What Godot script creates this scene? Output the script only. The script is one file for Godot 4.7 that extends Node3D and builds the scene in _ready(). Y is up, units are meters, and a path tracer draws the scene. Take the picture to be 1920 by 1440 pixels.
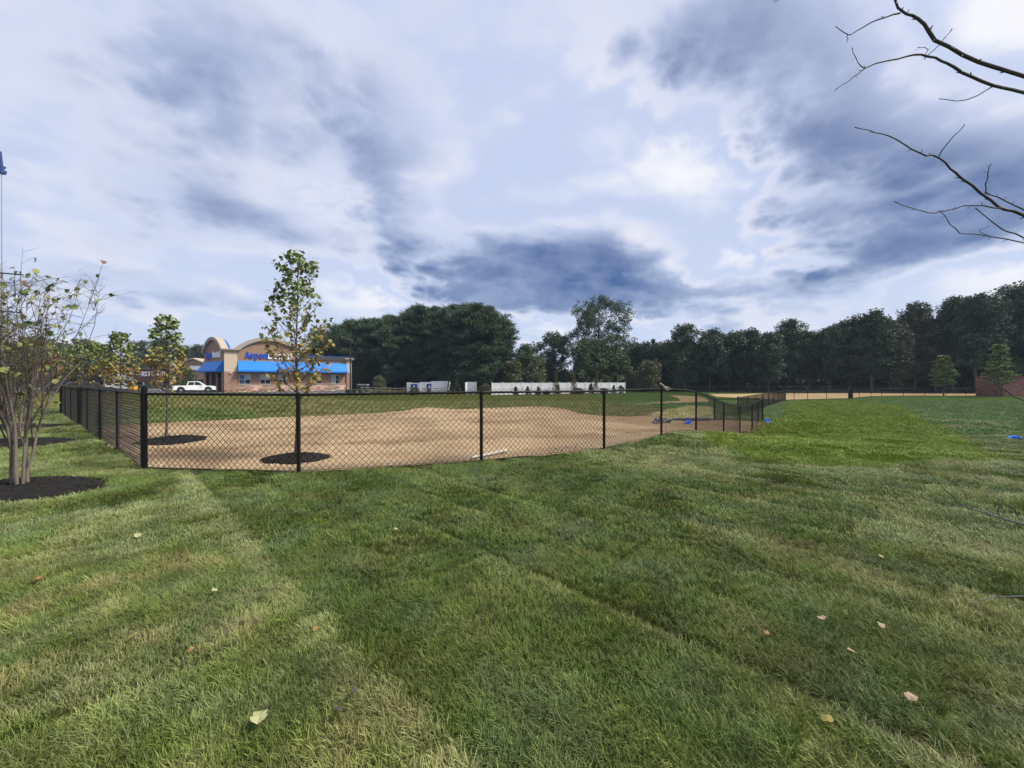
extends Node3D
# A fenced sand basin and freshly laid sod behind a small shopping centre, under broken cloud. x to the east, -z ahead, metres.

const SAND := [[-5.75, 6.20], [-4.5, 6.10], [-3.21, 5.96], [-1.8, 6.32], [-0.52, 6.72], [0.7, 7.35], [1.86, 8.0], [2.9, 9.05], [3.81, 10.1], [4.7, 11.0], [5.6, 12.0], [8.05, 15.0], [10.0, 17.35], [11.2, 18.4], [12.9, 20.3], [11.3, 22.0],
	[10.3, 22.3], [9.4, 23.5], [9.5, 25.4], [9.1, 26.6], [8.4, 26.2], [7.6, 25.8], [6.7, 26.1], [5.6, 26.9], [4.8, 28.3], [4.6, 31.0], [4.1, 34.0], [3.2, 35.5], [2.0, 36.2], [0.3, 35.4], [-1.4, 34.8], [-3.0, 33.4], [-4.4, 32.2], [-4.3, 27.0], [-4.6, 22.0], [-5.0, 18.2], [-5.9, 16.7], [-6.9, 16.1], [-8.2, 15.3], [-9.1, 14.9], [-10.1, 13.8], [-11.6, 12.7], [-12.4, 11.5], [-9.71, 9.29], [-7.8, 7.82]]
const ROUGH := [[9.4, 23.5], [10.3, 22.3], [11.3, 22.2], [13.6, 26.5], [17.6, 34.5], [16.6, 36.6], [13.3, 32.8], [10.8, 29.2], [9.3, 26.6]]
const BRIGHT := [[4.25, 6.75], [5.2, 6.3], [5.85, 6.2], [7.05, 6.8], [8.6, 6.9], [15.5, 12.9], [19.7, 17.4], [24.4, 23.2], [36.5, 37.0], [40.0, 46.0], [33.0, 46.5], [14.2, 21.2], [10.4, 16.9], [5.4, 11.2], [4.4, 9.0]]
const PARKING := [[-27.5, 60.0], [-31.0, 56.5], [-46.0, 52.0], [-70.0, 49.0], [-140.0, 46.0], [-190.0, 60.0], [-190.0, 150.0], [-60.0, 150.0], [-29.0, 84.0]]
const FARSAND := [[33.8, 49.2], [38.2, 51.6], [41.3, 52.4], [45.6, 53.8], [57.7, 63.0], [76.0, 64.5], [100.0, 66.0], [100.0, 76.0], [62.0, 78.0], [36.0, 72.0], [31.0, 60.0]]
const TRAIL := [[11.0, 38.5], [16.0, 41.5], [21.8, 43.5], [24.8, 49.7], [28.7, 60.0], [26.4, 66.0], [22.8, 54.0], [20.0, 47.0], [14.0, 42.0]]

var sand_poly: PackedVector2Array
var rough_poly: PackedVector2Array
var bright_poly: PackedVector2Array
var park_poly: PackedVector2Array
var trail_poly: PackedVector2Array
var beds := []          # mulch beds: x, d, half width, half depth, height
var n_big := FastNoiseLite.new()
var n_mid := FastNoiseLite.new()
var n_fine := FastNoiseLite.new()
var rng := RandomNumberGenerator.new()
var taken := {}
var M := {}


# ---------------------------------------------------------------- shapes
class MB:
	var v := PackedVector3Array()
	var n := PackedVector3Array()
	var c := PackedColorArray()
	var col := Color.WHITE

	func tri(p: Vector3, q: Vector3, r: Vector3, np: Vector3, nq: Vector3, nr: Vector3) -> void:
		if (q - p).cross(r - p).dot(np + nq + nr) > 0.0:
			var t := q
			q = r
			r = t
			t = nq
			nq = nr
			nr = t
		v.push_back(p); v.push_back(q); v.push_back(r)
		n.push_back(np); n.push_back(nq); n.push_back(nr)
		c.push_back(col); c.push_back(col); c.push_back(col)

	func quad(p: Vector3, q: Vector3, r: Vector3, s: Vector3, nn: Vector3) -> void:
		tri(p, q, r, nn, nn, nn)
		tri(p, r, s, nn, nn, nn)

	func box(at: Vector3, size: Vector3, b := Basis()) -> void:
		var h := size * 0.5
		var ax := [b.x, b.y, b.z]
		var hs := [h.x, h.y, h.z]
		for k in 3:
			var a: Vector3 = ax[k] * hs[k]
			var u: Vector3 = ax[(k + 1) % 3] * hs[(k + 1) % 3]
			var w: Vector3 = ax[(k + 2) % 3] * hs[(k + 2) % 3]
			for s in [-1.0, 1.0]:
				var o: Vector3 = at + a * s
				quad(o - u - w, o + u - w, o + u + w, o - u + w, ax[k] * s)

	func tube(pts: Array, rads: Array, sides := 6, cap := true) -> void:
		var m := pts.size()
		var ring := []
		var nor := []
		var side := Vector3.ZERO
		for i in m:
			var t: Vector3 = (pts[mini(i + 1, m - 1)] - pts[maxi(i - 1, 0)]).normalized()
			if side == Vector3.ZERO:
				side = t.cross(Vector3.UP if absf(t.y) < 0.9 else Vector3.RIGHT).normalized()
			else:
				side = (side - t * side.dot(t)).normalized()
			var up := t.cross(side)
			var rr := []
			var rn := []
			for k in sides:
				var a := TAU * k / sides
				var q := side * cos(a) + up * sin(a)
				rr.append(pts[i] + q * rads[i])
				rn.append(q)
			ring.append(rr)
			nor.append(rn)
		for i in m - 1:
			for k in sides:
				var k2 := (k + 1) % sides
				tri(ring[i][k], ring[i + 1][k], ring[i + 1][k2], nor[i][k], nor[i + 1][k], nor[i + 1][k2])
				tri(ring[i][k], ring[i + 1][k2], ring[i][k2], nor[i][k], nor[i + 1][k2], nor[i][k2])
		if cap:
			for e in [0, m - 1]:
				var t: Vector3 = (pts[0] - pts[1]).normalized() if e == 0 else (pts[m - 1] - pts[m - 2]).normalized()
				for k in range(1, sides - 1):
					tri(ring[e][0], ring[e][k], ring[e][k + 1], t, t, t)

	# polygon (x, y) pushed from z0 to z1 in the frame xf
	func prism(poly: PackedVector2Array, z0: float, z1: float, xf := Transform3D()) -> void:
		var ids := Geometry2D.triangulate_polygon(poly)
		var nz := xf.basis.z.normalized()
		for i in range(0, ids.size(), 3):
			for e in [[z0, -nz], [z1, nz]]:
				var p: Array = []
				for k in 3:
					var q := poly[ids[i + k]]
					p.append(xf * Vector3(q.x, q.y, e[0]))
				tri(p[0], p[1], p[2], e[1], e[1], e[1])
		var cw := Geometry2D.is_polygon_clockwise(poly)
		for i in poly.size():
			var a := poly[i]
			var b := poly[(i + 1) % poly.size()]
			var o := Vector2(b.y - a.y, a.x - b.x).normalized() * (-1.0 if cw else 1.0)
			var nn := (xf.basis * Vector3(o.x, o.y, 0)).normalized()
			quad(xf * Vector3(a.x, a.y, z0), xf * Vector3(b.x, b.y, z0), xf * Vector3(b.x, b.y, z1), xf * Vector3(a.x, a.y, z1), nn)

	func mesh() -> ArrayMesh:
		var arr := []
		arr.resize(Mesh.ARRAY_MAX)
		arr[Mesh.ARRAY_VERTEX] = v
		arr[Mesh.ARRAY_NORMAL] = n
		arr[Mesh.ARRAY_COLOR] = c
		var m := ArrayMesh.new()
		m.add_surface_from_arrays(Mesh.PRIMITIVE_TRIANGLES, arr)
		return m


func V2(a: Array) -> PackedVector2Array:
	var o := PackedVector2Array()
	for p in a:
		o.push_back(Vector2(p[0], p[1]))
	return o


func numbered(called: String) -> String:
	var k: int = taken.get(called, 0)
	taken[called] = k + 1
	return called if k == 0 else "%s_%03d" % [called, k]


func tag(o: Node, label: String, category: String, group := "") -> void:
	o.set_meta("label", label)
	o.set_meta("category", category)
	if group:
		o.set_meta("group", group)


func thing(called: String, label: String, category: String, at := Vector3.ZERO, turn := 0.0, group := "") -> Node3D:
	var o := Node3D.new()
	o.name = numbered(called)
	add_child(o)
	o.position = at
	o.rotation.y = turn
	tag(o, label, category, group)
	return o


func part(mb: MB, called: String, m: Material, parent: Node) -> MeshInstance3D:
	return part_of(mb.mesh(), called, m, parent)


func part_of(mesh: Mesh, called: String, m: Material, parent: Node) -> MeshInstance3D:
	var o := MeshInstance3D.new()
	o.mesh = mesh
	o.material_override = m
	o.name = numbered(called) if parent == self else called
	parent.add_child(o, true)
	return o


func struct(mb: MB, called: String, m: Material) -> MeshInstance3D:
	var o := part(mb, called, m, self)
	o.set_meta("kind", "structure")
	return o


func scatter(mesh: Mesh, m: Material, xf: Array, cols: Array, called: String, parent: Node) -> MultiMeshInstance3D:
	var mm := MultiMesh.new()
	mm.transform_format = MultiMesh.TRANSFORM_3D
	mm.use_colors = true
	mm.mesh = mesh
	mm.instance_count = xf.size()
	for i in xf.size():
		mm.set_instance_transform(i, xf[i])
		mm.set_instance_color(i, cols[i])
	var o := MultiMeshInstance3D.new()
	o.multimesh = mm
	o.material_override = m
	o.name = numbered(called) if parent == self else called
	parent.add_child(o, true)
	o.set_meta("kind", "stuff")
	return o


# ---------------------------------------------------------------- materials
func lin(r: float, g: float, b: float) -> Color:
	return Color(r, g, b).linear_to_srgb()


func mat(called: String, c: Color, rough := 0.8, metal := 0.0) -> StandardMaterial3D:
	var m := StandardMaterial3D.new()
	m.resource_name = called
	m.albedo_color = c
	m.roughness = rough
	m.metallic = metal
	m.metallic_specular = 0.4
	M[called] = m
	return m


func noise_tex(seed_: int, freq: float, lo: Color, hi: Color, oct := 5, size := 512, kind := FastNoiseLite.TYPE_SIMPLEX_SMOOTH) -> NoiseTexture2D:
	var n := FastNoiseLite.new()
	n.seed = seed_
	n.noise_type = kind
	n.frequency = freq
	n.fractal_octaves = oct
	n.fractal_gain = 0.6
	var t := NoiseTexture2D.new()
	t.width = size
	t.height = size
	t.seamless = true
	t.noise = n
	var g := Gradient.new()
	g.set_color(0, lo)
	g.set_color(1, hi)
	t.color_ramp = g
	return t


func surfaced(m: StandardMaterial3D, albedo: Texture2D, scale: float, bump: Texture2D = null, depth := 0.0) -> StandardMaterial3D:
	m.albedo_texture = albedo
	m.uv1_triplanar = true
	m.uv1_world_triplanar = true
	m.uv1_scale = Vector3.ONE * scale
	if bump:
		m.heightmap_enabled = true
		m.heightmap_texture = bump
		m.heightmap_scale = depth
	return m


func brick_texture(w: int, h: int, bw: int, bh: int, gap: int, base: Color, mortar: Color, vary: float, irregular: float) -> ImageTexture:
	var im := Image.create(w, h, false, Image.FORMAT_RGB8)
	im.fill(mortar)
	var r := RandomNumberGenerator.new()
	r.seed = 91
	for row in h / bh:
		var x := -bw
		var off := (bw / 2) * (row % 2)
		while x < w:
			var ww := int(bw * (1.0 + irregular * r.randf_range(-0.5, 0.8)))
			var k := 1.0 + r.randf_range(-vary, vary)
			var c := Color(base.r * k, base.g * k * r.randf_range(0.93, 1.05), base.b * k * r.randf_range(0.9, 1.08))
			im.fill_rect(Rect2i(x + off, row * bh, ww - gap, bh - gap), c)
			x += ww
	return ImageTexture.create_from_image(im)


func make_materials() -> void:
	var grain := noise_tex(3, 0.03, Color(0.72, 0.72, 0.72), Color(1, 1, 1), 6)
	var rough := noise_tex(8, 0.05, Color.BLACK, Color.WHITE, 5)
	var soft := noise_tex(12, 0.012, Color(0.86, 0.86, 0.86), Color(1, 1, 1), 4)
	mat("black_vinyl", lin(0.009, 0.009, 0.01), 0.5)
	M.black_vinyl.metallic_specular = 0.3
	mat("wire", lin(0.014, 0.013, 0.012), 0.5)
	var m := mat("lawn", Color.WHITE, 0.95)
	m.vertex_color_use_as_albedo = true
	surfaced(m, noise_tex(5, 0.06, Color(0.6, 0.6, 0.55), Color(1, 1, 1), 6), 0.9, rough, 1.5)
	m.metallic_specular = 0.08
	m = mat("grass_blade", Color.WHITE, 0.62)
	m.vertex_color_use_as_albedo = true
	m.backlight_enabled = true
	m.backlight = Color(0.5, 0.5, 0.4)
	m = mat("sand", Color.WHITE, 0.95)
	m.vertex_color_use_as_albedo = true
	surfaced(m, noise_tex(17, 0.05, Color(0.62, 0.6, 0.57), Color(1, 1, 1), 6), 0.8, rough, 1.6)
	m.metallic_specular = 0.12
	m = mat("mulch", Color.WHITE, 0.95)
	m.vertex_color_use_as_albedo = true
	surfaced(m, noise_tex(21, 0.09, Color(0.35, 0.33, 0.3), Color(1, 1, 1), 4), 2.2, rough, 2.5)
	m = mat("mulch_plain", Color.WHITE, 0.95)
	m.vertex_color_use_as_albedo = true
	m = mat("asphalt", lin(0.12, 0.12, 0.125), 0.9)
	surfaced(m, grain, 0.3)
	m = mat("concrete", lin(0.5, 0.48, 0.45), 0.85)
	surfaced(m, grain, 0.5)
	m = mat("bark_grey", lin(0.19, 0.165, 0.145), 0.9)
	surfaced(m, noise_tex(31, 0.05, Color(0.5, 0.48, 0.45), Color(1, 1, 1), 5), 3.0, rough, 0.5)
	m = mat("bark_pale", lin(0.34, 0.31, 0.275), 0.9)
	surfaced(m, noise_tex(33, 0.05, Color(0.45, 0.42, 0.4), Color(1, 1, 1), 5), 4.0, rough, 0.4)
	m = mat("bark_dark", lin(0.1, 0.097, 0.105), 0.85)
	surfaced(m, grain, 6.0)
	m = mat("bark_wood", lin(0.10, 0.085, 0.07), 0.95)
	surfaced(m, grain, 0.6)
	m = mat("leaf", Color.WHITE, 0.6)
	m.vertex_color_use_as_albedo = true
	m.backlight_enabled = true
	m.backlight = Color(0.55, 0.55, 0.4)
	m = mat("foliage", Color.WHITE, 0.75)
	m.vertex_color_use_as_albedo = true
	m.backlight_enabled = true
	m.backlight = Color(0.3, 0.33, 0.22)
	for p in [["leaf_green", 0.15, 0.2, 0.06], ["leaf_deep", 0.11, 0.155, 0.05], ["leaf_olive", 0.215, 0.225, 0.075], ["leaf_yellow", 0.235, 0.19, 0.05], ["leaf_orange", 0.22, 0.135, 0.045], ["leaf_brown", 0.13, 0.075, 0.045], ["leaf_pale", 0.31, 0.235, 0.145], ["leaf_cream", 0.3, 0.3, 0.15], ["leaf_dark", 0.06, 0.045, 0.04], ["leaf_rust", 0.35, 0.13, 0.06], ["leaf_moss", 0.2, 0.2, 0.015]]:
		m = mat(p[0], lin(p[1], p[2], p[3]), 0.6)
		m.backlight_enabled = true
		m.backlight = Color(0.5, 0.5, 0.4)
	m = mat("stucco_tan", lin(0.33, 0.215, 0.14), 0.9)
	surfaced(m, soft, 0.4)
	m = mat("stucco_cream", lin(0.6, 0.5, 0.38), 0.9)
	surfaced(m, soft, 0.4)
	m = mat("cornice", lin(0.42, 0.35, 0.28), 0.8)
	surfaced(m, soft, 0.4)
	m = mat("brick_face", Color.WHITE, 0.9)
	surfaced(m, brick_texture(512, 512, 64, 22, 3, lin(0.27, 0.15, 0.1), lin(0.36, 0.3, 0.25), 0.2, 0.0), 0.55)
	m = mat("stone_face", Color.WHITE, 0.9)
	surfaced(m, brick_texture(512, 512, 110, 42, 5, lin(0.36, 0.25, 0.19), lin(0.14, 0.11, 0.09), 0.5, 0.8), 0.35)
	m = mat("wall_brick", Color.WHITE, 0.9)
	surfaced(m, brick_texture(512, 512, 64, 22, 3, lin(0.19, 0.088, 0.066), lin(0.2, 0.14, 0.12), 0.25, 0.0), 0.5)
	m = mat("brown_panel", lin(0.13, 0.06, 0.042), 0.85)
	surfaced(m, soft, 0.3)
	m = mat("awning", lin(0.005, 0.2, 0.72), 0.55)
	surfaced(m, soft, 0.5)
	mat("roof_metal", lin(0.01, 0.1, 0.5), 0.35, 0.2)
	mat("sign_blue", lin(0.015, 0.08, 0.55), 0.4)
	mat("sign_white", lin(0.82, 0.83, 0.85), 0.5)
	mat("glass_dark", lin(0.02, 0.025, 0.03), 0.06)
	mat("window_film", lin(0.05, 0.1, 0.3), 0.3)
	mat("window_blind", lin(0.35, 0.42, 0.42), 0.4)
	mat("frame_white", lin(0.6, 0.6, 0.58), 0.5)
	m = mat("vinyl_white", lin(0.74, 0.76, 0.8), 0.5)
	surfaced(m, soft, 0.3)
	mat("door_blue", lin(0.02, 0.05, 0.22), 0.5)
	mat("box_green", lin(0.03, 0.055, 0.045), 0.6)
	m = mat("rail_wood", lin(0.27, 0.22, 0.17), 0.9)
	surfaced(m, grain, 2.0)
	mat("paint_white", lin(0.78, 0.79, 0.8), 0.25)
	M.paint_white.clearcoat_enabled = true
	mat("paint_black", lin(0.012, 0.013, 0.016), 0.2)
	M.paint_black.clearcoat_enabled = true
	mat("paint_grey", lin(0.05, 0.055, 0.065), 0.25)
	mat("paint_silver", lin(0.5, 0.52, 0.54), 0.3, 0.3)
	mat("tyre", lin(0.015, 0.015, 0.015), 0.9)
	mat("rim", lin(0.4, 0.4, 0.42), 0.35, 0.8)
	mat("lamp_clear", lin(0.7, 0.7, 0.72), 0.15)
	mat("lamp_red", lin(0.4, 0.01, 0.01), 0.2)
	mat("caution_yellow", lin(0.6, 0.32, 0.03), 0.5)
	mat("steel_dark", lin(0.02, 0.02, 0.022), 0.5)
	mat("steel_grey", lin(0.3, 0.31, 0.33), 0.5, 0.3)
	mat("tarp_blue", lin(0.01, 0.16, 0.75), 0.5)
	m = mat("sock_grey", lin(0.2, 0.2, 0.2), 0.9)
	surfaced(m, grain, 3.0)
	mat("pipe_white", lin(0.55, 0.52, 0.45), 0.6)
	m = mat("weathered_stick", lin(0.42, 0.37, 0.28), 0.9)
	surfaced(m, grain, 5.0)
	mat("weathered_pole", lin(0.3, 0.29, 0.29), 0.9)
	mat("insulator", lin(0.03, 0.06, 0.2), 0.3)


# ---------------------------------------------------------------- the lie of the land
func ground(x: float, d: float) -> float:
	var h := -0.95 * smoothstep(10.0, 20.2, 0.7 * (x + d))
	h += 0.27 * exp(-((x - 13.3) * (x - 13.3) + (d - 21.0) * (d - 21.0)) / 9.7)
	var pad := smoothstep(43.0, 56.0, d - 0.15 * (x + 50.0)) * (1.0 - smoothstep(-31.0, -20.0, x))
	h = lerpf(h, -0.45, pad)
	return h + 0.035 * n_big.get_noise_2d(x * 0.35, d * 0.35) * smoothstep(1.0, 6.0, absf(x) + d)


func on_ground(x: float, d: float, up := 0.0) -> Vector3:
	return Vector3(x, ground(x, d) + up, -d)


func hash2(a: float, b: float) -> float:
	return fposmod(sin(a * 127.1 + b * 311.7) * 43758.5453, 1.0)


func in_bed(x: float, d: float, grow := 0.0) -> bool:
	for b in beds:
		var ex: float = (x - b[0]) / (b[2] + grow)
		var ed: float = (d - b[1]) / (b[3] + grow)
		if ex * ex + ed * ed < 1.0:
			return true
	return false


# [colour of the living grass there (linear), height factor, cover 0..1]
func sod(x: float, d: float) -> Array:
	var big := n_big.get_noise_2d(x * 1.6, d * 1.6)
	var mid := n_mid.get_noise_2d(x, d)
	var fine := n_fine.get_noise_2d(x, d)
	var p := Vector2(x, d)
	var dark := Color(0.084, 0.132, 0.027)
	var green := Color(0.13, 0.18, 0.043)
	var pale := Color(0.26, 0.29, 0.135)
	var straw := Color(0.34, 0.29, 0.16)
	if Geometry2D.is_point_in_polygon(p, rough_poly):
		return [Color(0.62, 0.54, 0.28).lerp(Color(0.27, 0.29, 0.1), clampf(0.25 + mid * 1.2 + 0.5 * fine, 0.0, 1.0)), 1.3, 0.8]
	if d > 11.0 and x < 12.5 and not Geometry2D.is_point_in_polygon(p, bright_poly):   # the thin young grass of the far bank
		if x + d > 6.0 or d > 20.0:
			var thin := clampf(0.35 + 0.9 * big + 0.5 * mid, 0.0, 1.0) * (1.0 - smoothstep(24.0, 44.0, d) * 0.8)
			return [Color(0.145, 0.165, 0.04).lerp(Color(0.25, 0.215, 0.095), thin), 0.8, 0.75 - 0.5 * thin]
	if Geometry2D.is_point_in_polygon(p, bright_poly):
		var k := clampf(0.5 + 0.9 * mid + 0.5 * big, 0.0, 1.0)
		return [Color(0.13, 0.195, 0.014).lerp(Color(0.185, 0.248, 0.03), k), 1.0, 1.0]
	if d > 16.0 and x > 8.0:
		var k := clampf(0.5 + 0.8 * big + 0.6 * mid, 0.0, 1.0)
		var far_green := Color(0.095, 0.185, 0.05).lerp(Color(0.135, 0.195, 0.06), k)
		return [far_green.lerp(pale, smoothstep(0.1, 0.45, big) * (1.0 - smoothstep(22.0, 34.0, d)) * 0.8), 0.9, 1.0]
	var u := x * 0.72 - d * 0.69
	var v := x * 0.69 + d * 0.72
	var tone: float        # 0 deep green, 0.5 green, 1 pale
	var dry := 0.0
	var tall := 1.0
	var cover := 1.0
	if v < 0.92 + 0.03 * fine:
		# rolls laid across, ending in a straight line
		var row := floorf(u / 0.62)
		var cell := floorf((v + 3.0 * hash2(row, 4.0)) / 1.9)
		var h := hash2(row, cell)
		var su := fposmod(u, 0.62)
		tone = 0.66 + 0.75 * (h - 0.45) + 0.35 * mid + 0.35 * fine
		dry = clampf(-0.1 + 0.6 * big + 0.5 * (hash2(cell + 5.0, row) - 0.5) + 0.5 * fine, 0.0, 0.7)
		if v > 0.74:
			tone = maxf(tone, 0.7) + 0.22
			dry *= 0.5
		if su < 0.05 and hash2(row, 17.0) > 0.4 and mid > -0.15:
			cover = 0.1
			tall = 0.6
		elif su > 0.5 and h > 0.4:
			tone -= 0.4
	else:
		var row := floorf((v - 0.92) / 0.61)
		var shift := 2.4 * hash2(row, 1.0)
		var cell := floorf((u + shift) / 2.1)
		var h := hash2(row + 3.0, cell)
		var east := smoothstep(0.3, 2.8, x)
		var sv := fposmod(v - 0.92, 0.61)
		var sl := fposmod(u + shift, 2.1)
		tone = 0.12 + 0.46 * east + 1.05 * (h - 0.42) * (0.45 + 0.55 * east) + 0.25 * mid + 0.3 * fine + 0.2 * big
		dry = clampf(0.9 * n_mid.get_noise_2d(x + 40.0, d - 17.0) - 0.15 + 0.5 * fine, 0.0, 0.5) * (0.5 + 0.5 * east)
		if sv < 0.06 and hash2(row + 9.0, cell) > 0.45 and mid > -0.25:
			cover = 0.02
			tall = 0.6
		elif sl < 0.06 and hash2(cell, row + 2.0) > 0.35:
			cover = 0.06
		elif sv < 0.15:
			tone -= 0.3
		elif sv > 0.5:
			tone += 0.22
	var c := dark.lerp(green, clampf(tone * 2.0, 0.0, 1.0)).lerp(pale, clampf((tone - 0.5) * 1.7, 0.0, 1.0)).lerp(straw, dry)
	# tufts of bluer, browner and greener grass, a hand or two across
	var tuft := n_fine.get_noise_2d(x * 0.9 + 31.0, d * 0.9)
	var hue := n_mid.get_noise_2d(x * 1.7 - 60.0, d * 1.7 + 22.0)
	c = c.lerp(Color(0.16, 0.21, 0.115), clampf(hue * 0.9, 0.0, 0.35))
	c = c.lerp(Color(0.15, 0.14, 0.045), clampf(-hue * 0.9 - 0.05, 0.0, 0.3))
	var k := clampf(1.0 + 0.5 * tuft + 0.2 * mid, 0.6, 1.35)
	return [Color(c.r * k, c.g * k, c.b * k * 0.9), tall * (0.9 + 0.3 * mid + 0.35 * tuft), cover]


# ---------------------------------------------------------------- sky, sun, camera
func make_sky() -> ImageTexture:
	# dark banks and bright gaps of the cloud deck: azimuth, elevation, half widths (degrees), weight
	var banks := [[-42.0, 34.5, 7.0, 4.0, 0.16], [-35.5, 31.0, 5.5, 4.0, 0.17], [-29.0, 27.0, 5.5, 3.0, 0.1], [-23.0, 38.0, 6.0, 4.0, 0.04], [-19.5, 31.5, 5.0, 5.0, 0.16], [-17.0, 26.5, 4.0, 3.5, 0.22], [-17.5, 22.0, 4.0, 2.2, 0.34], [-35.5, 19.2, 7.0, 1.8, 0.26], [-27.0, 17.0, 4.0, 1.6, 0.14],
		[0.0, 16.8, 10.0, 3.9, 0.62], [-11.0, 15.0, 6.0, 3.0, 0.5], [10.0, 14.6, 8.0, 3.8, 0.64], [-1.0, 12.0, 13.0, 2.4, 0.5], [3.0, 24.0, 9.0, 2.0, -0.25], [15.5, 15.6, 4.0, 2.0, 0.2],
		[28.0, 36.0, 5.5, 4.0, 0.42], [36.0, 31.5, 6.0, 5.0, 0.46], [41.0, 25.5, 6.0, 4.0, 0.4], [46.0, 22.5, 6.0, 3.0, 0.34], [51.5, 17.5, 6.0, 3.5, 0.5], [45.8, 13.6, 6.0, 2.0, 0.66], [40.5, 12.2, 5.0, 1.6, 0.5], [36.0, 18.5, 5.0, 2.0, 0.3], [31.0, 9.6, 9.0, 1.7, 0.5], [24.0, 11.6, 4.0, 1.2, 0.25],
		[-43.8, 8.8, 7.0, 1.3, 0.42], [-34.1, 7.8, 6.0, 1.1, 0.38], [-50.0, 10.6, 5.0, 1.2, 0.25],
		[4.0, 33.0, 9.0, 9.0, -0.3], [16.0, 27.5, 6.0, 6.0, -0.36], [26.0, 25.5, 5.0, 4.0, -0.3], [51.0, 30.0, 6.0, 5.5, -0.8], [24.5, 17.0, 5.0, 2.5, -0.3], [40.0, 20.5, 4.0, 1.2, -0.3], [3.0, 7.2, 9.0, 1.6, -0.4], [28.0, 13.4, 4.0, 1.2, -0.45], [49.0, 9.0, 7.0, 2.0, -0.5], [-22.7, 9.0, 6.0, 2.5, -0.45], [-12.0, 21.0, 4.0, 3.0, -0.2], [-28.0, 21.8, 6.0, 1.8, -0.14], [19.0, 7.6, 5.0, 1.3, -0.35]]
	var w := 2400
	var h := 1200
	var im := Image.create(w, h, false, Image.FORMAT_RGBF)
	var a := FastNoiseLite.new()
	a.seed = 11
	a.noise_type = FastNoiseLite.TYPE_SIMPLEX_SMOOTH
	a.frequency = 0.75
	a.fractal_octaves = 6
	a.fractal_gain = 0.52
	var b := FastNoiseLite.new()
	b.seed = 29
	b.noise_type = FastNoiseLite.TYPE_SIMPLEX_SMOOTH
	b.frequency = 1.5
	b.fractal_octaves = 6
	b.fractal_gain = 0.55
	var f := FastNoiseLite.new()
	f.seed = 53
	f.frequency = 2.6
	f.fractal_octaves = 5
	f.fractal_gain = 0.55
	f.fractal_type = FastNoiseLite.FRACTAL_RIDGED
	var sun := SUN
	var far_col := Color(0.2, 0.24, 0.32)
	for j in h:
		var el := 90.0 - (j + 0.5) / h * 180.0
		if el < -1.0:
			im.fill_rect(Rect2i(0, j, w, h - j), far_col)
			break
		var se := sin(deg_to_rad(el))
		var ce := cos(deg_to_rad(el))
		var k := 1.0 / (maxf(se, 0.0) + 0.26)
		for i in w:
			var az := fposmod((i + 0.5) / w * 360.0 + 180.0, 360.0) - 180.0
			var ra := deg_to_rad(az)
			var x := sin(ra) * ce
			var z := -cos(ra) * ce
			var px := x * k
			var pz := z * k
			# the deck streams along one wind, so the noise is drawn out along it
			var s := px * 0.87 - pz * 0.5
			var t := px * 0.5 + pz * 0.87
			var n1 := a.get_noise_3d(s * 0.8, t * 1.1, 0.0)
			var n2 := b.get_noise_3d(s * 1.05, t * 1.25, 7.0)
			var n3 := -f.get_noise_3d(s * 1.2, t * 1.3, 3.0) * 0.8
			var dens := 0.19 + 0.6 * n1 + 0.24 * n2 + 0.2 * n3
			if absf(az) < 75.0 and el < 60.0:
				var wa := az + 8.0 * n2 + 3.0 * n1 + 4.0 * n3
				var we := el + 3.2 * n1 * (0.4 + se) - 2.4 * n2 * (0.4 + se) + 1.3 * n3
				for bk in banks:
					var da: float = (wa - bk[0]) / bk[2]
					var de: float = (we - bk[1]) / bk[3]
					var q := da * da + de * de
					if q < 6.0:
						dens += bk[4] * exp(-0.5 * q)
			var dark := smoothstep(0.16, 0.92, dens) * lerpf(0.5, 1.0, smoothstep(6.0, 13.5, el)) * clampf(0.92 + 0.35 * n2 + 0.3 * n3, 0.66, 1.08)
			var puff := smoothstep(-0.02, 0.2, dens) * (1.0 - smoothstep(0.22, 0.55, dens))
			var low := 1.0 - smoothstep(0.05, 0.55, se)
			var light := Color(0.55, 0.635, 0.87).lerp(Color(0.60, 0.695, 0.90), low)
			var shade := Color(0.195, 0.26, 0.45).lerp(Color(0.065, 0.15, 0.355), low)
			var c := light.lerp(Color(0.82, 0.83, 0.93), clampf(puff * (0.62 + 0.9 * n2 + 0.5 * n3) + 0.15 * n1, 0.0, 1.0))
			c = c.lerp(Color(0.93, 0.94, 0.99), smoothstep(0.1, 0.6, -dens))
			c = c.lerp(shade, dark)
			var cs := x * sun.x + se * sun.y + z * sun.z
			var glow := exp((cs - 1.0) * 13.0) * 0.85 + exp((cs - 1.0) * 4.0) * 0.14
			c = c.lerp(Color(0.98, 0.97, 1.0), clampf(glow * (1.0 - 0.55 * dark), 0.0, 1.0))
			c = c.lerp(Color(0.60, 0.66, 0.86), 0.4 * (1.0 - smoothstep(0.0, 0.12, se)))
			im.set_pixel(i, j, c)
	return ImageTexture.create_from_image(im)


const SUN := Vector3(0.640, 0.766, 0.056)


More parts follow.
